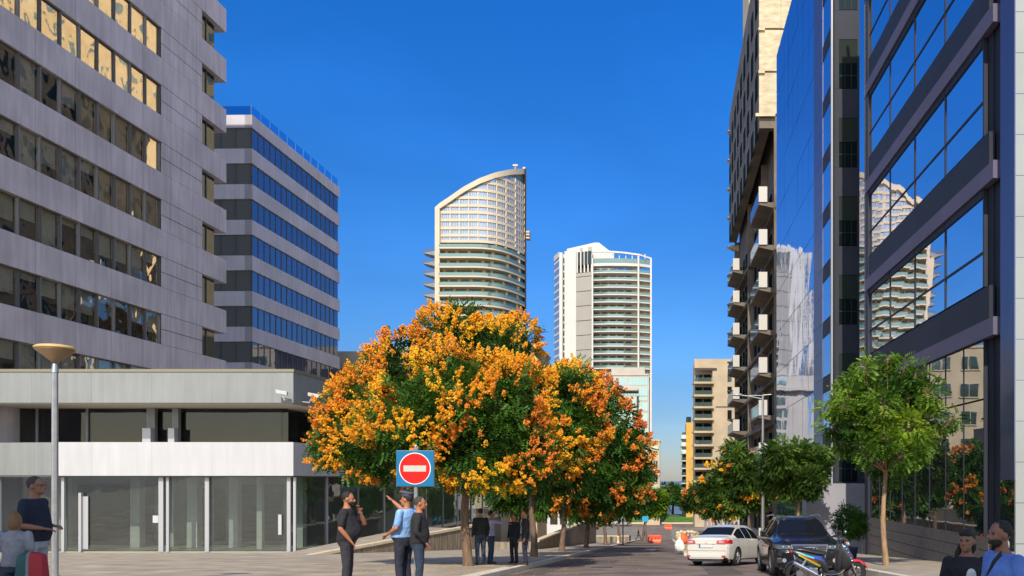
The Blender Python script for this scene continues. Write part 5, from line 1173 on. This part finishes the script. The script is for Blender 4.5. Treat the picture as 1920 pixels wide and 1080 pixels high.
# street vendor
vx = at(1287,52)
human('small seated street vendor in purple and white behind the white car', (vx[0],52,gz(52)+.1), R(160), 1.6, top=purple, bottom=whiteC, seated=True, vox=.02, sleeve='long')
t = thing('folding_stool', 'small stool under the street vendor', 'stool', (vx[0],52.1,gz(52)+.12)); mb = MB(); mb.box(vx[0]-.2,vx[0]+.2,51.95,52.3,gz(52)+.46,gz(52)+.5); mb.obj('seat', m_black, t)
for sx_ in (-.16,.16): mb = MB(); mb.cyl((vx[0]+sx_,52.1,gz(52)+.1),(vx[0]+sx_,52.1,gz(52)+.46),.02); mb.obj('leg', m_steel, t)
def lumpy(name, label, cat, px, d, w, h, mat, up=0):
    x = (px-CX)/F*d; z = gz(d)+.13+up; t = thing(name, label, cat, (x,d,z)); mb = MB()
    mb.ball((x,d,z+h*.42),(w/2,w/2.6,h*.42),0,14,10); mb.ball((x+w*.18,d,z+h*.3),(w*.4,w*.35,h*.3),0,14,10); mb.cyl((x,d,z+h*.7),(x+.02,d,z+h),w*.2,w*.1,10); 
    o = solid('bag_body', mb, mat, None, .03, 2); o.location = (-x,-d,-z); o.parent = t
    mb = MB(); mb.tube([(x-.06,d,z+h*.9),(x-.05,d,z+h*1.12),(x+.05,d,z+h*1.12),(x+.06,d,z+h*.9)],.012,6); mb.obj('handle', mat, t)
    return t
lumpy('plastic_bag', 'crumpled white plastic bag hanging beside the street vendor', 'bag', 1274, 47, .55, .85, M('white_plastic_film', (.7,.72,.7), .4, bump=.8, bs=10, bdist=.05))
lumpy('orange_bag', 'bright orange bag in front of the street vendor', 'bag', 1281, 49, .6, .6, M('orange_fabric', (.8,.13,.03), .7, bump=.6, bs=8), .45)
t = thing('stall_crate', 'low wooden crate carrying the orange bag behind the white car', 'crate', (1.0,49,gz(49)+.13)); mb = MB(); z = gz(49)+.13
for k in range(3): mb = MB(); mb.box(.65,1.35,48.7,49.3,z+.02+k*.15,z+.13+k*.15); mb.obj('slat', M('crate_wood', (.35,.22,.12), .8, var=.2, vs=5) if k == 0 and 'crate_wood' not in bpy.data.materials else bpy.data.materials['crate_wood'], t)
# ================================================================ vehicles
def interp(pts, y):
    if y <= pts[0][0]: return pts[0][1]
    for (a, b), (c, d) in zip(pts, pts[1:]):
        if a <= y <= c:
            u = (y-a)/(c-a) if c > a else 0; u = u*u*(3-2*u)*.5+u*.5; return b+(d-b)*u
    return pts[-1][1]
def slope_rot(rz, k=.0625): return (math.atan(-k*math.cos(rz)), math.atan(k*math.sin(rz)), rz)
m_carglass = Mmirror('car_glass', (.42,.44,.46), wav=0, rough=.02, under=(.008,.009,.01), refl=.12)
m_tyre = M('tyre_rubber', (.018,.018,.018), .85); m_rim = M('alloy_rim', (.5,.5,.52), .25, metal=.85); m_chrome = M('chrome', (.8,.8,.82), .08, metal=1)
m_well = M('wheel_well', (.008,.008,.008), .9); m_plasblk = M('black_plastic', (.02,.02,.022), .5)
def wheel(parent, c, r, w, side):
    x, y, z = c; mb = MB(); n = 40; xo = x+side*w/2; xi = x-side*w/2
    prof = [(r*.66,0),(r*.93,0),(r*.985,.12),(r,.3),(r,.7),(r*.985,.88),(r*.93,1),(r*.66,1)]
    mb.rings([[(xi+(xo-xi)*f_, y+q*math.cos(2*math.pi*i/n), z+q*math.sin(2*math.pi*i/n)) for i in range(n)] for q, f_ in prof], cap=False)
    ty = mb.obj('wheel', m_tyre, parent)
    mb = MB(); mb.rings([[(xi+(xo-xi)*f_, y+q*math.cos(2*math.pi*i/n), z+q*math.sin(2*math.pi*i/n)) for i in range(n)] for q, f_ in ((r*.67,.15),(r*.67,.97),(r*.62,.97),(r*.6,.35))], cap=False)
    xc = xi+(xo-xi)*.86
    for k in range(5):
        for off in (-.13,.13):
            a = 2*math.pi*k/5+off; p = (xc, y+r*.62*math.cos(a), z+r*.62*math.sin(a)); mb.cyl((xc+side*.012,y+.04*math.cos(a),z+.04*math.sin(a)), p, r*.075, r*.06, 6)
    mb.cyl((xc-side*.03,y,z),(xc+side*.03,y,z),r*.16,r*.14,16)
    mb.obj('rim', m_rim, ty)
    mb = MB(); mb.cyl((xi+(xo-xi)*.3,y,z),(xi+(xo-xi)*.34,y,z),r*.6,n=24); mb.obj('brake_disc', m_plasblk, ty)
def car(name, label, loc, rz, L, Wd, top, belt, hw, paint, glass_y, pillars, wheels, wr, zb=.2, rearwin=None, wind=None, tumble=.2, edge=.74, deck=.12):
    t = thing(name, label, 'car', loc, rot=slope_rot(rz))
    ys = sorted(set([round(L*i/90, 4) for i in range(91)]+[.015,.03,.06,L-.015,L-.03,L-.06]))
    NL, NG, NR = 10, 7, 9
    def ring(y):
        h = interp(hw, y); b_ = interp(belt, y); tp = max(interp(top, y), b_+.02); zz = zb+(.06 if y < .1 or y > L-.1 else 0)
        pts = [(0, zz), (h*.6, zz), (h*.93, zz+.01)]
        for i in range(NL):
            s = i/(NL-1); z = zz+.05+(b_-zz-.05)*s
            pts.append((h*(1-.05*((s-.5)/.5)**2 if s < .5 else 1-.045*((s-.5)/.5)**2)+(.012 if .6 < s < .72 else 0), z))
        gh = tp-b_; xb_ = pts[-1][0]-.012
        rl = min(1, gh/.4); xt = xb_-(tumble*min(gh, .55)/.5)-.05-.08*(1-rl)
        for i in range(NG):
            s = (i+.3)/NG; pts.append((xb_+(xt-xb_)*(s**1.15), b_+(gh-.045)*s))
        crown = .045
        for i in range(NR):
            s = i/(NR-1); a = s*math.pi/2
            pts.append((xt*math.cos(a)**.8 if s < 1 else 0, b_+gh-.035+(.035+crown*.3)*math.sin(a)**.6))
        full = pts+[(-x, z) for x, z in pts[-2:0:-1]]
        return [(x, y, z) for x, z in full], len(pts)
    mb = MB(); rs = []
    for y in ys: r_, npt = ring(y); rs.append(r_)
    n = len(rs[0])
    for j in range(len(ys)-1):
        ym = (ys[j]+ys[j+1])/2; gh = interp(top, ym)-interp(belt, ym)
        for i in range(n):
            k = i if i < npt-1 else n-1-i      # mirrored index of the face strip
            m = 0
            g0 = 3+NL-1
            if g0+1 <= k < g0+NG and glass_y[0] < ym < glass_y[1] and gh > .12:
                s = (k-g0)/NG
                # slanted ends follow the roofline
                if not any(a < ym < b for a, b in pillars): m = 1
            if k >= g0+NG:
                for w_ in (rearwin, wind):
                    if w_ and w_[0] < ym < w_[1]:
                        if k >= g0+NG+2: m = 1
            if k < 3: m = 2
            mb.add([rs[j][i], rs[j][(i+1)%n], rs[j+1][(i+1)%n], rs[j+1][i]], [(0,1,2,3)], m, True)
    mb.add(rs[0], [tuple(range(n))[::-1]], 0); mb.add(rs[-1], [tuple(range(n))], 0)
    body = mb.obj('body', [paint, m_carglass, m_plasblk, m_well], None)
    bmx = bmesh.new(); bmx.from_mesh(body.data); bmesh.ops.remove_doubles(bmx, verts=bmx.verts, dist=2e-4); bmesh.ops.recalc_face_normals(bmx, faces=bmx.faces); bmx.to_mesh(body.data); bmx.free()
    cut = MB()
    for wy in wheels:
        for s in (-1, 1):
            h = interp(hw, wy); cut.cyl((s*(h-.3),wy,wr+.01),(s*(h+.2),wy,wr+.01),wr*1.17,n=36,m=3,smooth=False)
    co_ = cut.obj('cutter', [paint, m_carglass, m_plasblk, m_well], None)
    bm2 = bmesh.new(); bm2.from_mesh(co_.data); bmesh.ops.remove_doubles(bm2, verts=bm2.verts, dist=1e-5); bmesh.ops.recalc_face_normals(bm2, faces=bm2.faces); bm2.to_mesh(co_.data); bm2.free()
    bo = body.modifiers.new('b', 'BOOLEAN'); bo.operation = 'DIFFERENCE'; bo.object = co_; bo.solver = 'EXACT'
    me = _mesh_eval(body); old = body.data; body.modifiers.clear(); body.data = me; bpy.data.meshes.remove(old); bpy.data.objects.remove(co_, do_unlink=True)
    body.parent = t; ORG[body.name] = None; me.name = 'body'
    sm = body.modifiers.new('edge', 'EDGE_SPLIT'); sm.split_angle = R(35)
    for wy in wheels:
        for s in (-1, 1):
            h = interp(hw, wy); wheel(t, (s*(h-.115), wy, wr), wr, .21, s)
    def side_x(y, z):
        r_, _ = ring(y); best = 0
        half = r_[:npt]
        for (x0, _, z0), (x1, _, z1) in zip(half[3:], half[4:]):
            if z0 <= z <= z1 and z1 > z0: return x0+(x1-x0)*(z-z0)/(z1-z0)
        return half[5][0]
    return t, side_x, ring
def patch(side_x, s, y0, y1, z0, z1, off=.008, ny=6, nz=3, skew=0):
    mb = MB(); g_ = [[(s*(side_x(y0+(y1-y0)*i/ny, z0+(z1-z0)*j/nz)+off), y0+(y1-y0)*i/ny+skew*(j/nz-.5), z0+(z1-z0)*j/nz) for i in range(ny+1)] for j in range(nz+1)]
    for j in range(nz):
        for i in range(ny):
            q = [g_[j][i], g_[j][i+1], g_[j+1][i+1], g_[j+1][i]]; mb.add(q if s > 0 else q[::-1], [(0,1,2,3)], 0, True)
    return mb
m_wpaint = M('pearl_white_paint', (.6,.58,.53), .3, coat=.8); m_bpaint = M('black_car_paint', (.008,.008,.011), .25, coat=.45, spec=.35)
m_tail = M('tail_lamp_red', (.55,.01,.01), .15, coat=1, spec=.6); m_amber = M('lamp_clear', (.5,.5,.52), .1, metal=.5, coat=1); m_plate = M('licence_plate', (.6,.62,.62), .4); m_pblue = M('plate_blue', (.02,.08,.3), .4)
m_seam = M('panel_seam', (.03,.03,.03), .8)
m_hlamp = M('headlamp_glass_dark', (.06,.065,.07), .12, coat=.6)
# white saloon
L = 4.4
top = [(0,.93),(.05,.99),(.3,1.03),(.62,1.05),(.75,1.09),(1.5,1.40),(2.0,1.47),(2.6,1.46),(3.0,1.36),(3.55,1.04),(3.9,.97),(4.25,.82),(4.4,.62)]
belt = [(0,.90),(.3,.96),(1.0,.965),(2.6,.94),(3.4,.93),(3.9,.9),(4.25,.77),(4.4,.58)]
hw = [(0,.70),(.05,.775),(.16,.825),(.5,.85),(2.2,.855),(3.9,.84),(4.2,.78),(4.4,.60)]
C0 = (1.385, 29.97); rzc = R(-26)
t, sx_, rg = car('parked_car', 'white four door saloon parked at an angle, seen from behind', (C0[0],C0[1],gz(C0[1])), rzc, L, 1.7, top, belt, hw, m_wpaint, (1.0,3.25), [(1.75,1.81),(2.42,2.5)], (.93,3.52), .315, rearwin=(.80,1.42), wind=(3.02,3.5), tumble=.24)
for s in (-1, 1):
    lamp_ = patch(sx_, s, .06, .42, .80, .93, .012, skew=-.0)
    yy = -.012
    lamp_.add([(s*.40,-.004,.80),(s*.705,-.004,.78),(s*.72,.01,.94),(s*.43,.012,.91),(s*.40,-.03,.80),(s*.72,-.022,.78),(s*.735,-.012,.94),(s*.43,-.02,.91)], [(4,5,6,7),(0,4,7,3),(3,7,6,2),(0,1,5,4),(1,2,6,5)])
    lamp_.add([(s*.72,-.02,.79),(s*.785,.055,.80),(s*.785,.055,.935),(s*.735,-.01,.94)], [(0,1,2,3)])
    lamp_.obj('tail_lamp', m_tail, t)
    mb = MB(); mb.box(s*.5,s*.66,-.034,-.02,.83,.885); mb.obj('reversing_lamp', m_amber, t)
    mb = MB(); mb.box(s*.60,s*.74,-.035,.0,.33,.39); mb.obj('rear_reflector', m_tail, t)
    mb = MB(); mb.box(s*.9,s*1.03,2.95,3.12,.98,1.12); mb.box(s*.84,s*.9,3.0,3.08,1.0,1.04); mb.obj('wing_mirror', m_wpaint, t, bevel=.03)
    for yd in (1.02, 2.02, 3.02):
        mb = patch(sx_, s, yd, yd+.012, .30, .93, .003, 1, 8); mb.obj('door_seam', m_seam, t)
    for yd in (1.25, 2.3): mb = patch(sx_, s, yd, yd+.17, .79, .82, .02, 2, 1); mb.obj('door_handle', m_wpaint, t)
mb = MB(); mb.box(-.26,.26,-.03,-.012,.66,.77,0); mb.box(-.26,-.21,-.033,-.03,.66,.77,1); mb.obj('licence_plate', [m_plate, m_pblue], t)
mb = MB(); mb.box(-.36,.36,-.026,-.0,.785,.81); mb.obj('chrome_strip', m_chrome, t)
mb = MB(); mb.cyl((0,-.03,.86),(0,-.02,.86),.045,n=20); mb.obj('emblem', m_chrome, t)
mb = MB(); mb.box(-.66,.66,-.02,.02,.30,.44); mb.obj('bumper_insert', m_wpaint, t, bevel=.02)
mb = MB(); mb.box(-.74,.74,-.008,.004,.545,.553); mb.obj('bumper_seam', m_seam, t)
mb = MB(); mb.box(-.60,.60,.0,.35,.17,.27); mb.obj('lower_valance', m_plasblk, t)
mb = MB(); mb.extr([(1.6,1.46),(1.66,1.53),(1.72,1.47)], 'x', -.012, .012); mb.obj('aerial_fin', m_wpaint, t)
# black sport utility facing the camera
L = 4.65
top = [(0,.9),(.08,1.1),(.35,1.35),(.75,1.58),(1.3,1.65),(2.2,1.66),(2.75,1.6),(3.0,1.52),(3.55,1.13),(3.75,1.09),(4.2,1.02),(4.5,.93),(4.6,.82),(4.65,.7)]
belt = [(0,.85),(.1,.98),(.6,1.06),(2.9,1.02),(3.5,1.0),(4.2,.92),(4.5,.84),(4.65,.64)]
hw = [(0,.78),(.1,.88),(.5,.93),(2.3,.95),(3.9,.935),(4.3,.9),(4.5,.84),(4.65,.72)]
fx, fy = 3.74, 22.3; rzs = math.pi
lx, ly = fx, fy+L
t, sx_, rg = car('parked_suv', 'black sport utility with rings emblem parked facing the camera behind the scooter', (lx,ly,gz(ly)), rzs, L, 1.9, top, belt, hw, m_bpaint, (.55,3.3), [(1.35,1.43),(2.2,2.3)], (.85,3.72), .37, zb=.24, rearwin=(.15,.62), wind=(2.95,3.52), tumble=.26)
for s in (-1, 1):
    r0_ = [(s*.44,4.66,.835),(s*.44,4.665,.775),(s*.48,4.67,.745)]; r1_ = [(s*.62,4.63,.85),(s*.62,4.64,.785),(s*.62,4.645,.74)]; r2_ = [(s*.83,4.51,.865),(s*.83,4.53,.80),(s*.81,4.55,.745)]; r3_ = [(s*.925,4.31,.88),(s*.92,4.34,.83),(s*.91,4.37,.78)]
    mb = MB(); mb.rings([r0_, r1_, r2_, r3_], cap=False, closed=False); hl = mb.obj('headlight', m_hlamp, t)
    for xx_, yy_ in ((.54,4.655),(.68,4.615)): mb = MB(); mb.ball((s*xx_,yy_,.80),(.028,.02,.028),0,12,8); mb.obj('lamp_lens', m_amber, hl)
    mb = MB(); mb.box(s*.5,s*.86,4.55,4.64,.36,.52); mb.obj('side_intake', m_plasblk, t, bevel=.03)
    mb = MB(); mb.cyl((s*.66,4.63,.45),(s*.66,4.66,.45),.055,n=18); mb.obj('fog_lamp', m_amber, t)
    mb = MB(); mb.box(s*.97,s*1.13,3.15,3.32,1.06,1.24); mb.box(s*.9,s*.97,3.2,3.28,1.07,1.12); mb.obj('wing_mirror', m_bpaint, t, bevel=.035)
    mb = MB(); mb.tube([(s*.66,.8,1.63),(s*.66,.9,1.69),(s*.66,2.4,1.70),(s*.66,2.55,1.64)], .018, 8); mb.obj('roof_rail', m_rim, t)
    for yd in (1.1, 2.25, 3.28): mb = patch(sx_, s, yd, yd+.012, .35, 1.0, .003, 1, 8); mb.obj('door_seam', m_seam, t)
    for yd in (1.3, 2.45): mb = patch(sx_, s, yd, yd+.2, .88, .915, .025, 2, 1); mb.obj('door_handle', m_bpaint, t)
mb = MB(); mb.hexa([(-.36,4.62,.40),(.36,4.62,.40),(.36,4.67,.40),(-.36,4.67,.40),(-.46,4.56,.84),(.46,4.56,.84),(.46,4.66,.84),(-.46,4.66,.84)]); gr = mb.obj('grille', m_plasblk, t)
mb = MB()
for z in np.linspace(.46,.80,8): mb.box(-.42,.42,4.668,4.682,z-.006,z+.006)
mb.obj('grille_bar', m_rim, gr)
mb = MB(); mb.tube([(-.37,4.675,.40),(.37,4.675,.40),(.475,4.665,.85),(-.475,4.665,.85),(-.37,4.675,.40)], .014, 8); mb.obj('grille_frame', m_chrome, gr)
for k in range(4):
    c0 = (-.135+.09*k, 4.70, .735); mb = MB(); mb.rings([[(c0[0]+(.06+.009*math.cos(b))*math.cos(a), c0[1]+.009*math.sin(b), c0[2]+(.06+.009*math.cos(b))*math.sin(a)) for b in np.linspace(0, 2*math.pi, 7)[:-1]] for a in np.linspace(0, 2*math.pi, 25)], cap=False); mb.obj('emblem_ring', m_chrome, gr)
mb = MB(); mb.box(-.26,.26,4.69,4.705,.50,.61); mb.obj('licence_plate', m_plate, t)
mb = MB(); mb.box(-.6,.6,4.5,4.645,.24,.34); mb.obj('lower_bumper', m_plasblk, t, bevel=.03)
# ---------------------------------------------------------------- scooter
scx, scd = 3.62, 19.6
t = thing('scooter', 'black scooter with blue, yellow and red decals parked across the front of the black car', 'motor scooter', (scx,scd,gz(scd)+.01), rot=(R(9),0,R(4)))
m_sblk = M('scooter_black', (.03,.03,.034), .3, coat=.5); m_sblue = M('scooter_blue', (.01,.06,.42), .3, coat=.6); m_syel = M('scooter_yellow', (.5,.6,.02), .35); m_sred = M('scooter_red', (.5,.02,.04), .35); m_scy = M('scooter_cyan', (.05,.5,.75), .35)
def swheel(x, z, r, nm='wheel'):
    mb = MB(); n = 32; prof = [(r*.7,-.045),(r*.92,-.055),(r,-.03),(r,.03),(r*.92,.055),(r*.7,.045)]
    mb.rings([[(x+q*math.cos(2*math.pi*i/n), w, z+q*math.sin(2*math.pi*i/n)) for i in range(n)] for q, w in prof], cap=False); wo = mb.obj(nm, m_tyre, t)
    mb = MB(); mb.rings([[(x+q*math.cos(2*math.pi*i/n), w, z+q*math.sin(2*math.pi*i/n)) for i in range(n)] for q, w in ((r*.71,-.045),(r*.71,.045),(r*.62,.045),(r*.62,-.045),(r*.71,-.045))], cap=False)
    for k in range(5): a = 2*math.pi*k/5; mb.cyl((x,0,z),(x+r*.65*math.cos(a),0,z+r*.65*math.sin(a)),.02,.014,6)
    mb.cyl((x,-.05,z),(x,.05,z),.04,n=14); mb.obj('rim', m_sblk, wo)
swheel(.70,.26,.26); swheel(-.66,.26,.26)
def shell(name, prof, w, mat, par=t, n=10, pw=1.0):
    "prof: (x, zlow, zhigh, halfwidth scale)"
    mb = MB(); mb.rings([[(x, w*k*math.cos(a)*abs(math.cos(a))**(pw-1), (z0+z1)/2+(z1-z0)/2*math.sin(a)) for a in np.linspace(0, 2*math.pi, 2*n+1)[:-1]] for x, z0, z1, k in prof]); return mb.obj(name, mat, par)
shell('rear_body', [(-.80,.74,.80,.25),(-.72,.66,.82,.6),(-.5,.52,.80,.95),(-.3,.42,.76,1),(-.1,.36,.70,.95),(.0,.26,.6,.85),(.06,.22,.4,.7)], .17, m_sblk)
shell('seat', [(-.74,.80,.84,.5),(-.6,.78,.87,.85),(-.35,.73,.82,1),(-.2,.70,.78,1),(0,.68,.75,.8),(.04,.68,.71,.5)], .15, m_sblk)
shell('floor_board', [(-.05,.20,.30,.8),(.1,.2,.27,1),(.3,.22,.3,1),(.42,.28,.42,.9)], .17, m_sblk)
shell('leg_shield', [(.30,.45,.97,.35),(.36,.32,1.02,.95),(.44,.30,.95,1),(.52,.34,.80,.9),(.62,.46,.66,.6)], .20, m_sblk)
shell('shield_nose', [(.40,.80,1.0,.4),(.47,.62,.93,.75),(.54,.5,.80,.7),(.63,.48,.66,.5)], .15, m_sblue)
shell('shield_inner', [(.24,.3,.95,.3),(.28,.26,.98,.8),(.33,.26,1.0,.85)], .185, m_sblk)
mb = MB(); mb.rings([[(.70+r_*math.cos(a), w, .26+r_*math.sin(a)) for a in np.linspace(.25*math.pi-.5, math.pi*.95, 12)] for r_, w in ((.275,-.075),(.305,-.05),(.315,0),(.305,.05),(.275,.075))], cap=False, closed=False); mb.obj('front_mudguard', m_sred, t)
mb = MB(); mb.rings([[(-.66+r_*math.cos(a), w, .26+r_*math.sin(a)) for a in np.linspace(.45*math.pi, math.pi*1.0, 12)] for r_, w in ((.285,-.075),(.31,0),(.285,.075))], cap=False, closed=False); mb.obj('rear_mudguard', m_sblk, t)
for s in (-1, 1): mb = MB(); mb.cyl((.70,s*.075,.26),(.50,s*.07,.72),.024,.024,10); mb.obj('fork_leg', m_sblk if s > 0 else m_rim, t)
mb = MB(); mb.cyl((.52,0,.6),(.36,0,1.06),.03); mb.tube([(.22,-.33,1.02),(.30,-.22,1.07),(.36,0,1.05),(.30,.22,1.07),(.22,.33,1.02)], .014, 8); mb.obj('handlebar', m_plasblk, t)
for s in (-1, 1):
    mb = MB(); mb.cyl((.22,s*.33,1.02),(.30,s*.22,1.06),.021,n=10); mb.obj('grip', m_black, t)
    mb = MB(); mb.tube([(.30,s*.2,1.07),(.30,s*.26,1.17),(.33,s*.34,1.26)], .008, 6); mm = mb.obj('mirror', m_plasblk, t)
    mb = MB(); mb.ball((.33,s*.36,1.29),(.025,.07,.045),0,12,8); mb.obj('mirror_head', m_rim if s < 0 else m_plasblk, mm)
shell('handlebar_cowl', [(.26,1.0,1.08,.5),(.34,.98,1.12,1),(.44,.98,1.08,.8),(.5,1.0,1.04,.3)], .12, m_sblk)
mb = MB(); mb.ball((.50,0,.93),(.05,.09,.06),0,14,8); mb.obj('headlight', m_amber, t)
mb = MB(); mb.ball((-.80,0,.76),(.03,.07,.035),0,12,8); mb.obj('tail_light', m_tail, t)
for s in (-1, 1): mb = MB(); mb.ball((.44,s*.16,.98),(.03,.02,.02),0,10,6); mb.obj('indicator', M('amber_lens', (.85,.3,.02), .3) if 'amber_lens' not in bpy.data.materials else bpy.data.materials['amber_lens'], t)
mb = MB(); mb.cyl((-.72,-.19,.52),(-.25,-.19,.27),.055,.05,16); mb.cyl((-.78,-.19,.55),(-.72,-.19,.52),.045,.055,16); mb.tube([(-.25,-.19,.27),(-.1,-.17,.2),(.0,-.1,.22)],.02,8); mb.obj('exhaust', m_chrome, t)
mb = MB(); mb.rings([[(x,w,z) for x,w,z in ((a,-.12,.2),(a,.1,.2),(a,.1,.4),(a,-.12,.4))] for a in (-.55,-.2)]); mb.cyl((-.3,-.14,.3),(-.3,-.19,.3),.1,n=18); mb.cyl((-.62,-.13,.28),(-.62,-.17,.28),.08,n=18); mb.obj('engine', m_rim, t, bevel=.015)
mb = MB(); mb.cyl((-.62,.13,.28),(-.45,.12,.62),.025); mb.cyl((-.60,-.12,.36),(-.45,-.13,.64),.03,n=10); mb.obj('shock_absorber', m_rim, t)
# decals on both flanks
def _decal(name, pts, mat, par=t):
    mb = MB()
    for s in (-1, 1):
        P_ = [(x, s*(w), z) for x, w, z in pts]; mb.add(P_ if s > 0 else P_[::-1], [tuple(range(len(P_)))])
    mb.obj(name, mat, par)
def fl(x, z, e=.004):
    tb = [(-.80,.74,.80,.25),(-.72,.66,.82,.6),(-.5,.52,.80,.95),(-.3,.42,.76,1),(-.1,.36,.70,.95),(.0,.26,.6,.85),(.06,.22,.4,.7)]
    for a, b in zip(tb, tb[1:]):
        if a[0] <= x <= b[0]:
            u = (x-a[0])/(b[0]-a[0]); z0 = a[1]+(b[1]-a[1])*u; z1 = a[2]+(b[2]-a[2])*u; k = a[3]+(b[3]-a[3])*u
            q = (z-(z0+z1)/2)/((z1-z0)/2); return .17*k*math.sqrt(max(0, 1-q*q))+e
    return .17
def stripe(name, a, b, h0, h1, mat, n=12):
    for s in (-1, 1):
        mb = MB()
        for i in range(n):
            u0, u1 = i/n, (i+1)/n
            x0, z0 = a[0]+(b[0]-a[0])*u0, a[1]+(b[1]-a[1])*u0; x1, z1 = a[0]+(b[0]-a[0])*u1, a[1]+(b[1]-a[1])*u1
            e0, e1 = h0+(h1-h0)*u0, h0+(h1-h0)*u1
            q = [(x0,s*fl(x0,z0),z0),(x1,s*fl(x1,z1),z1),(x1,s*fl(x1,z1+e1),z1+e1),(x0,s*fl(x0,z0+e0),z0+e0)]; mb.add(q if s < 0 else q[::-1], [(0,1,2,3)])
        mb.obj(name, mat, t)
stripe('yellow_decal', (-.66,.70), (-.14,.42), .03, .055, m_syel)
stripe('red_decal', (-.66,.735), (-.22,.53), .02, .028, m_sred)
stripe('cyan_decal', (-.70,.755), (-.3,.62), .02, .04, m_scy)
stripe('blue_decal', (-.30,.64), (-.02,.56), .05, .09, m_sblue)
for k, (x, z, mt) in enumerate(((.40,.9,m_sw),(.44,.84,m_scy),(.48,.76,m_syel),(.52,.7,m_sred),(.55,.63,m_scy),(.58,.57,m_sw))):
    mb = MB(); mb.ball((x,-.14,z),(.022,.02,.018),0,10,6); mb.ball((x,.14,z),(.022,.02,.018),0,10,6); mb.obj('shield_sticker', mt, t)
mb = MB(); mb.tube([(-.1,-.1,.25),(-.15,-.22,.02)],.012,6); mb.obj('side_stand', m_rim, t)
# a grey car far behind, glimpsed under the left trees
def farcar(label, px, d, rz_, paint):
    L = 4.2; top = [(0,.9),(.3,1.0),(.9,1.38),(2.2,1.46),(3.2,1.0),(4.0,.85),(4.2,.6)]; belt = [(0,.88),(1,.95),(3.2,.93),(4.2,.58)]; hw = [(0,.7),(.2,.82),(2.2,.86),(4,.8),(4.2,.6)]
    return car('distant_car', label, ((px-CX)/F*d,d,gz(d)), rz_, L, 1.7, top, belt, hw, paint, (.8,3.0), [(1.7,1.8)], (.85,3.4), .31, rearwin=(.35,.88), wind=(2.6,3.15))
farcar('grey car parked at the far left side of the street beyond the low wall', 1150, 196, R(-80), M('grey_paint', (.3,.3,.32), .3, coat=1))

# round iron covers and a drain grate in the road and pavement
m_iron = M('cast_iron', (.05,.045,.04), .7, var=.3, vs=20, bump=.6, bs=40)
for lab, x, d, hh in (('round iron cover in the left lane of the street', -2.2, 29, .004), ('round iron cover farther up the middle of the street', -1.2, 46, .004), ('round iron cover in the paving left of the golden tree', -9.2, 29, .135)):
    t = thing('manhole_cover', lab, 'manhole cover', (x,d,gz(d)+hh), group='iron covers')
    mb = MB(); k = .0625; mb.rings([[(x+r*math.cos(2*math.pi*i/28), d+r*math.sin(2*math.pi*i/28), gz(d)+hh+z-k*r*math.sin(2*math.pi*i/28)) for i in range(28)] for r, z in ((.36,-.002),(.36,.008),(.33,.01))]); mb.obj('frame', m_iron, t)
    mb = MB(); mb.rings([[(x+r*math.cos(2*math.pi*i/28), d+r*math.sin(2*math.pi*i/28), gz(d)+hh+z-k*r*math.sin(2*math.pi*i/28)) for i in range(28)] for r, z in ((.31,.0),(.31,.014))]); mb.obj('lid', m_iron, t)
# repaired asphalt patches
mb = MB()
for x0, x1, a, b in ((-3.6,-2.0,33,37),(1.2,2.2,24,31),(-.8,.5,52,66),(-4.2,-3.5,24,44)):
    ds = [a+(b-a)*i/4 for i in range(5)]
    for p, q in zip(ds, ds[1:]): mb.quad((x0,p,gz(p)+.004),(x1,p,gz(p)+.004),(x1,q,gz(q)+.004),(x0,q,gz(q)+.004))
structure('asphalt_patches', mb, M('patched_asphalt', (.1,.08,.07), .9, var=.25, vs=2, bump=.5, bs=60))
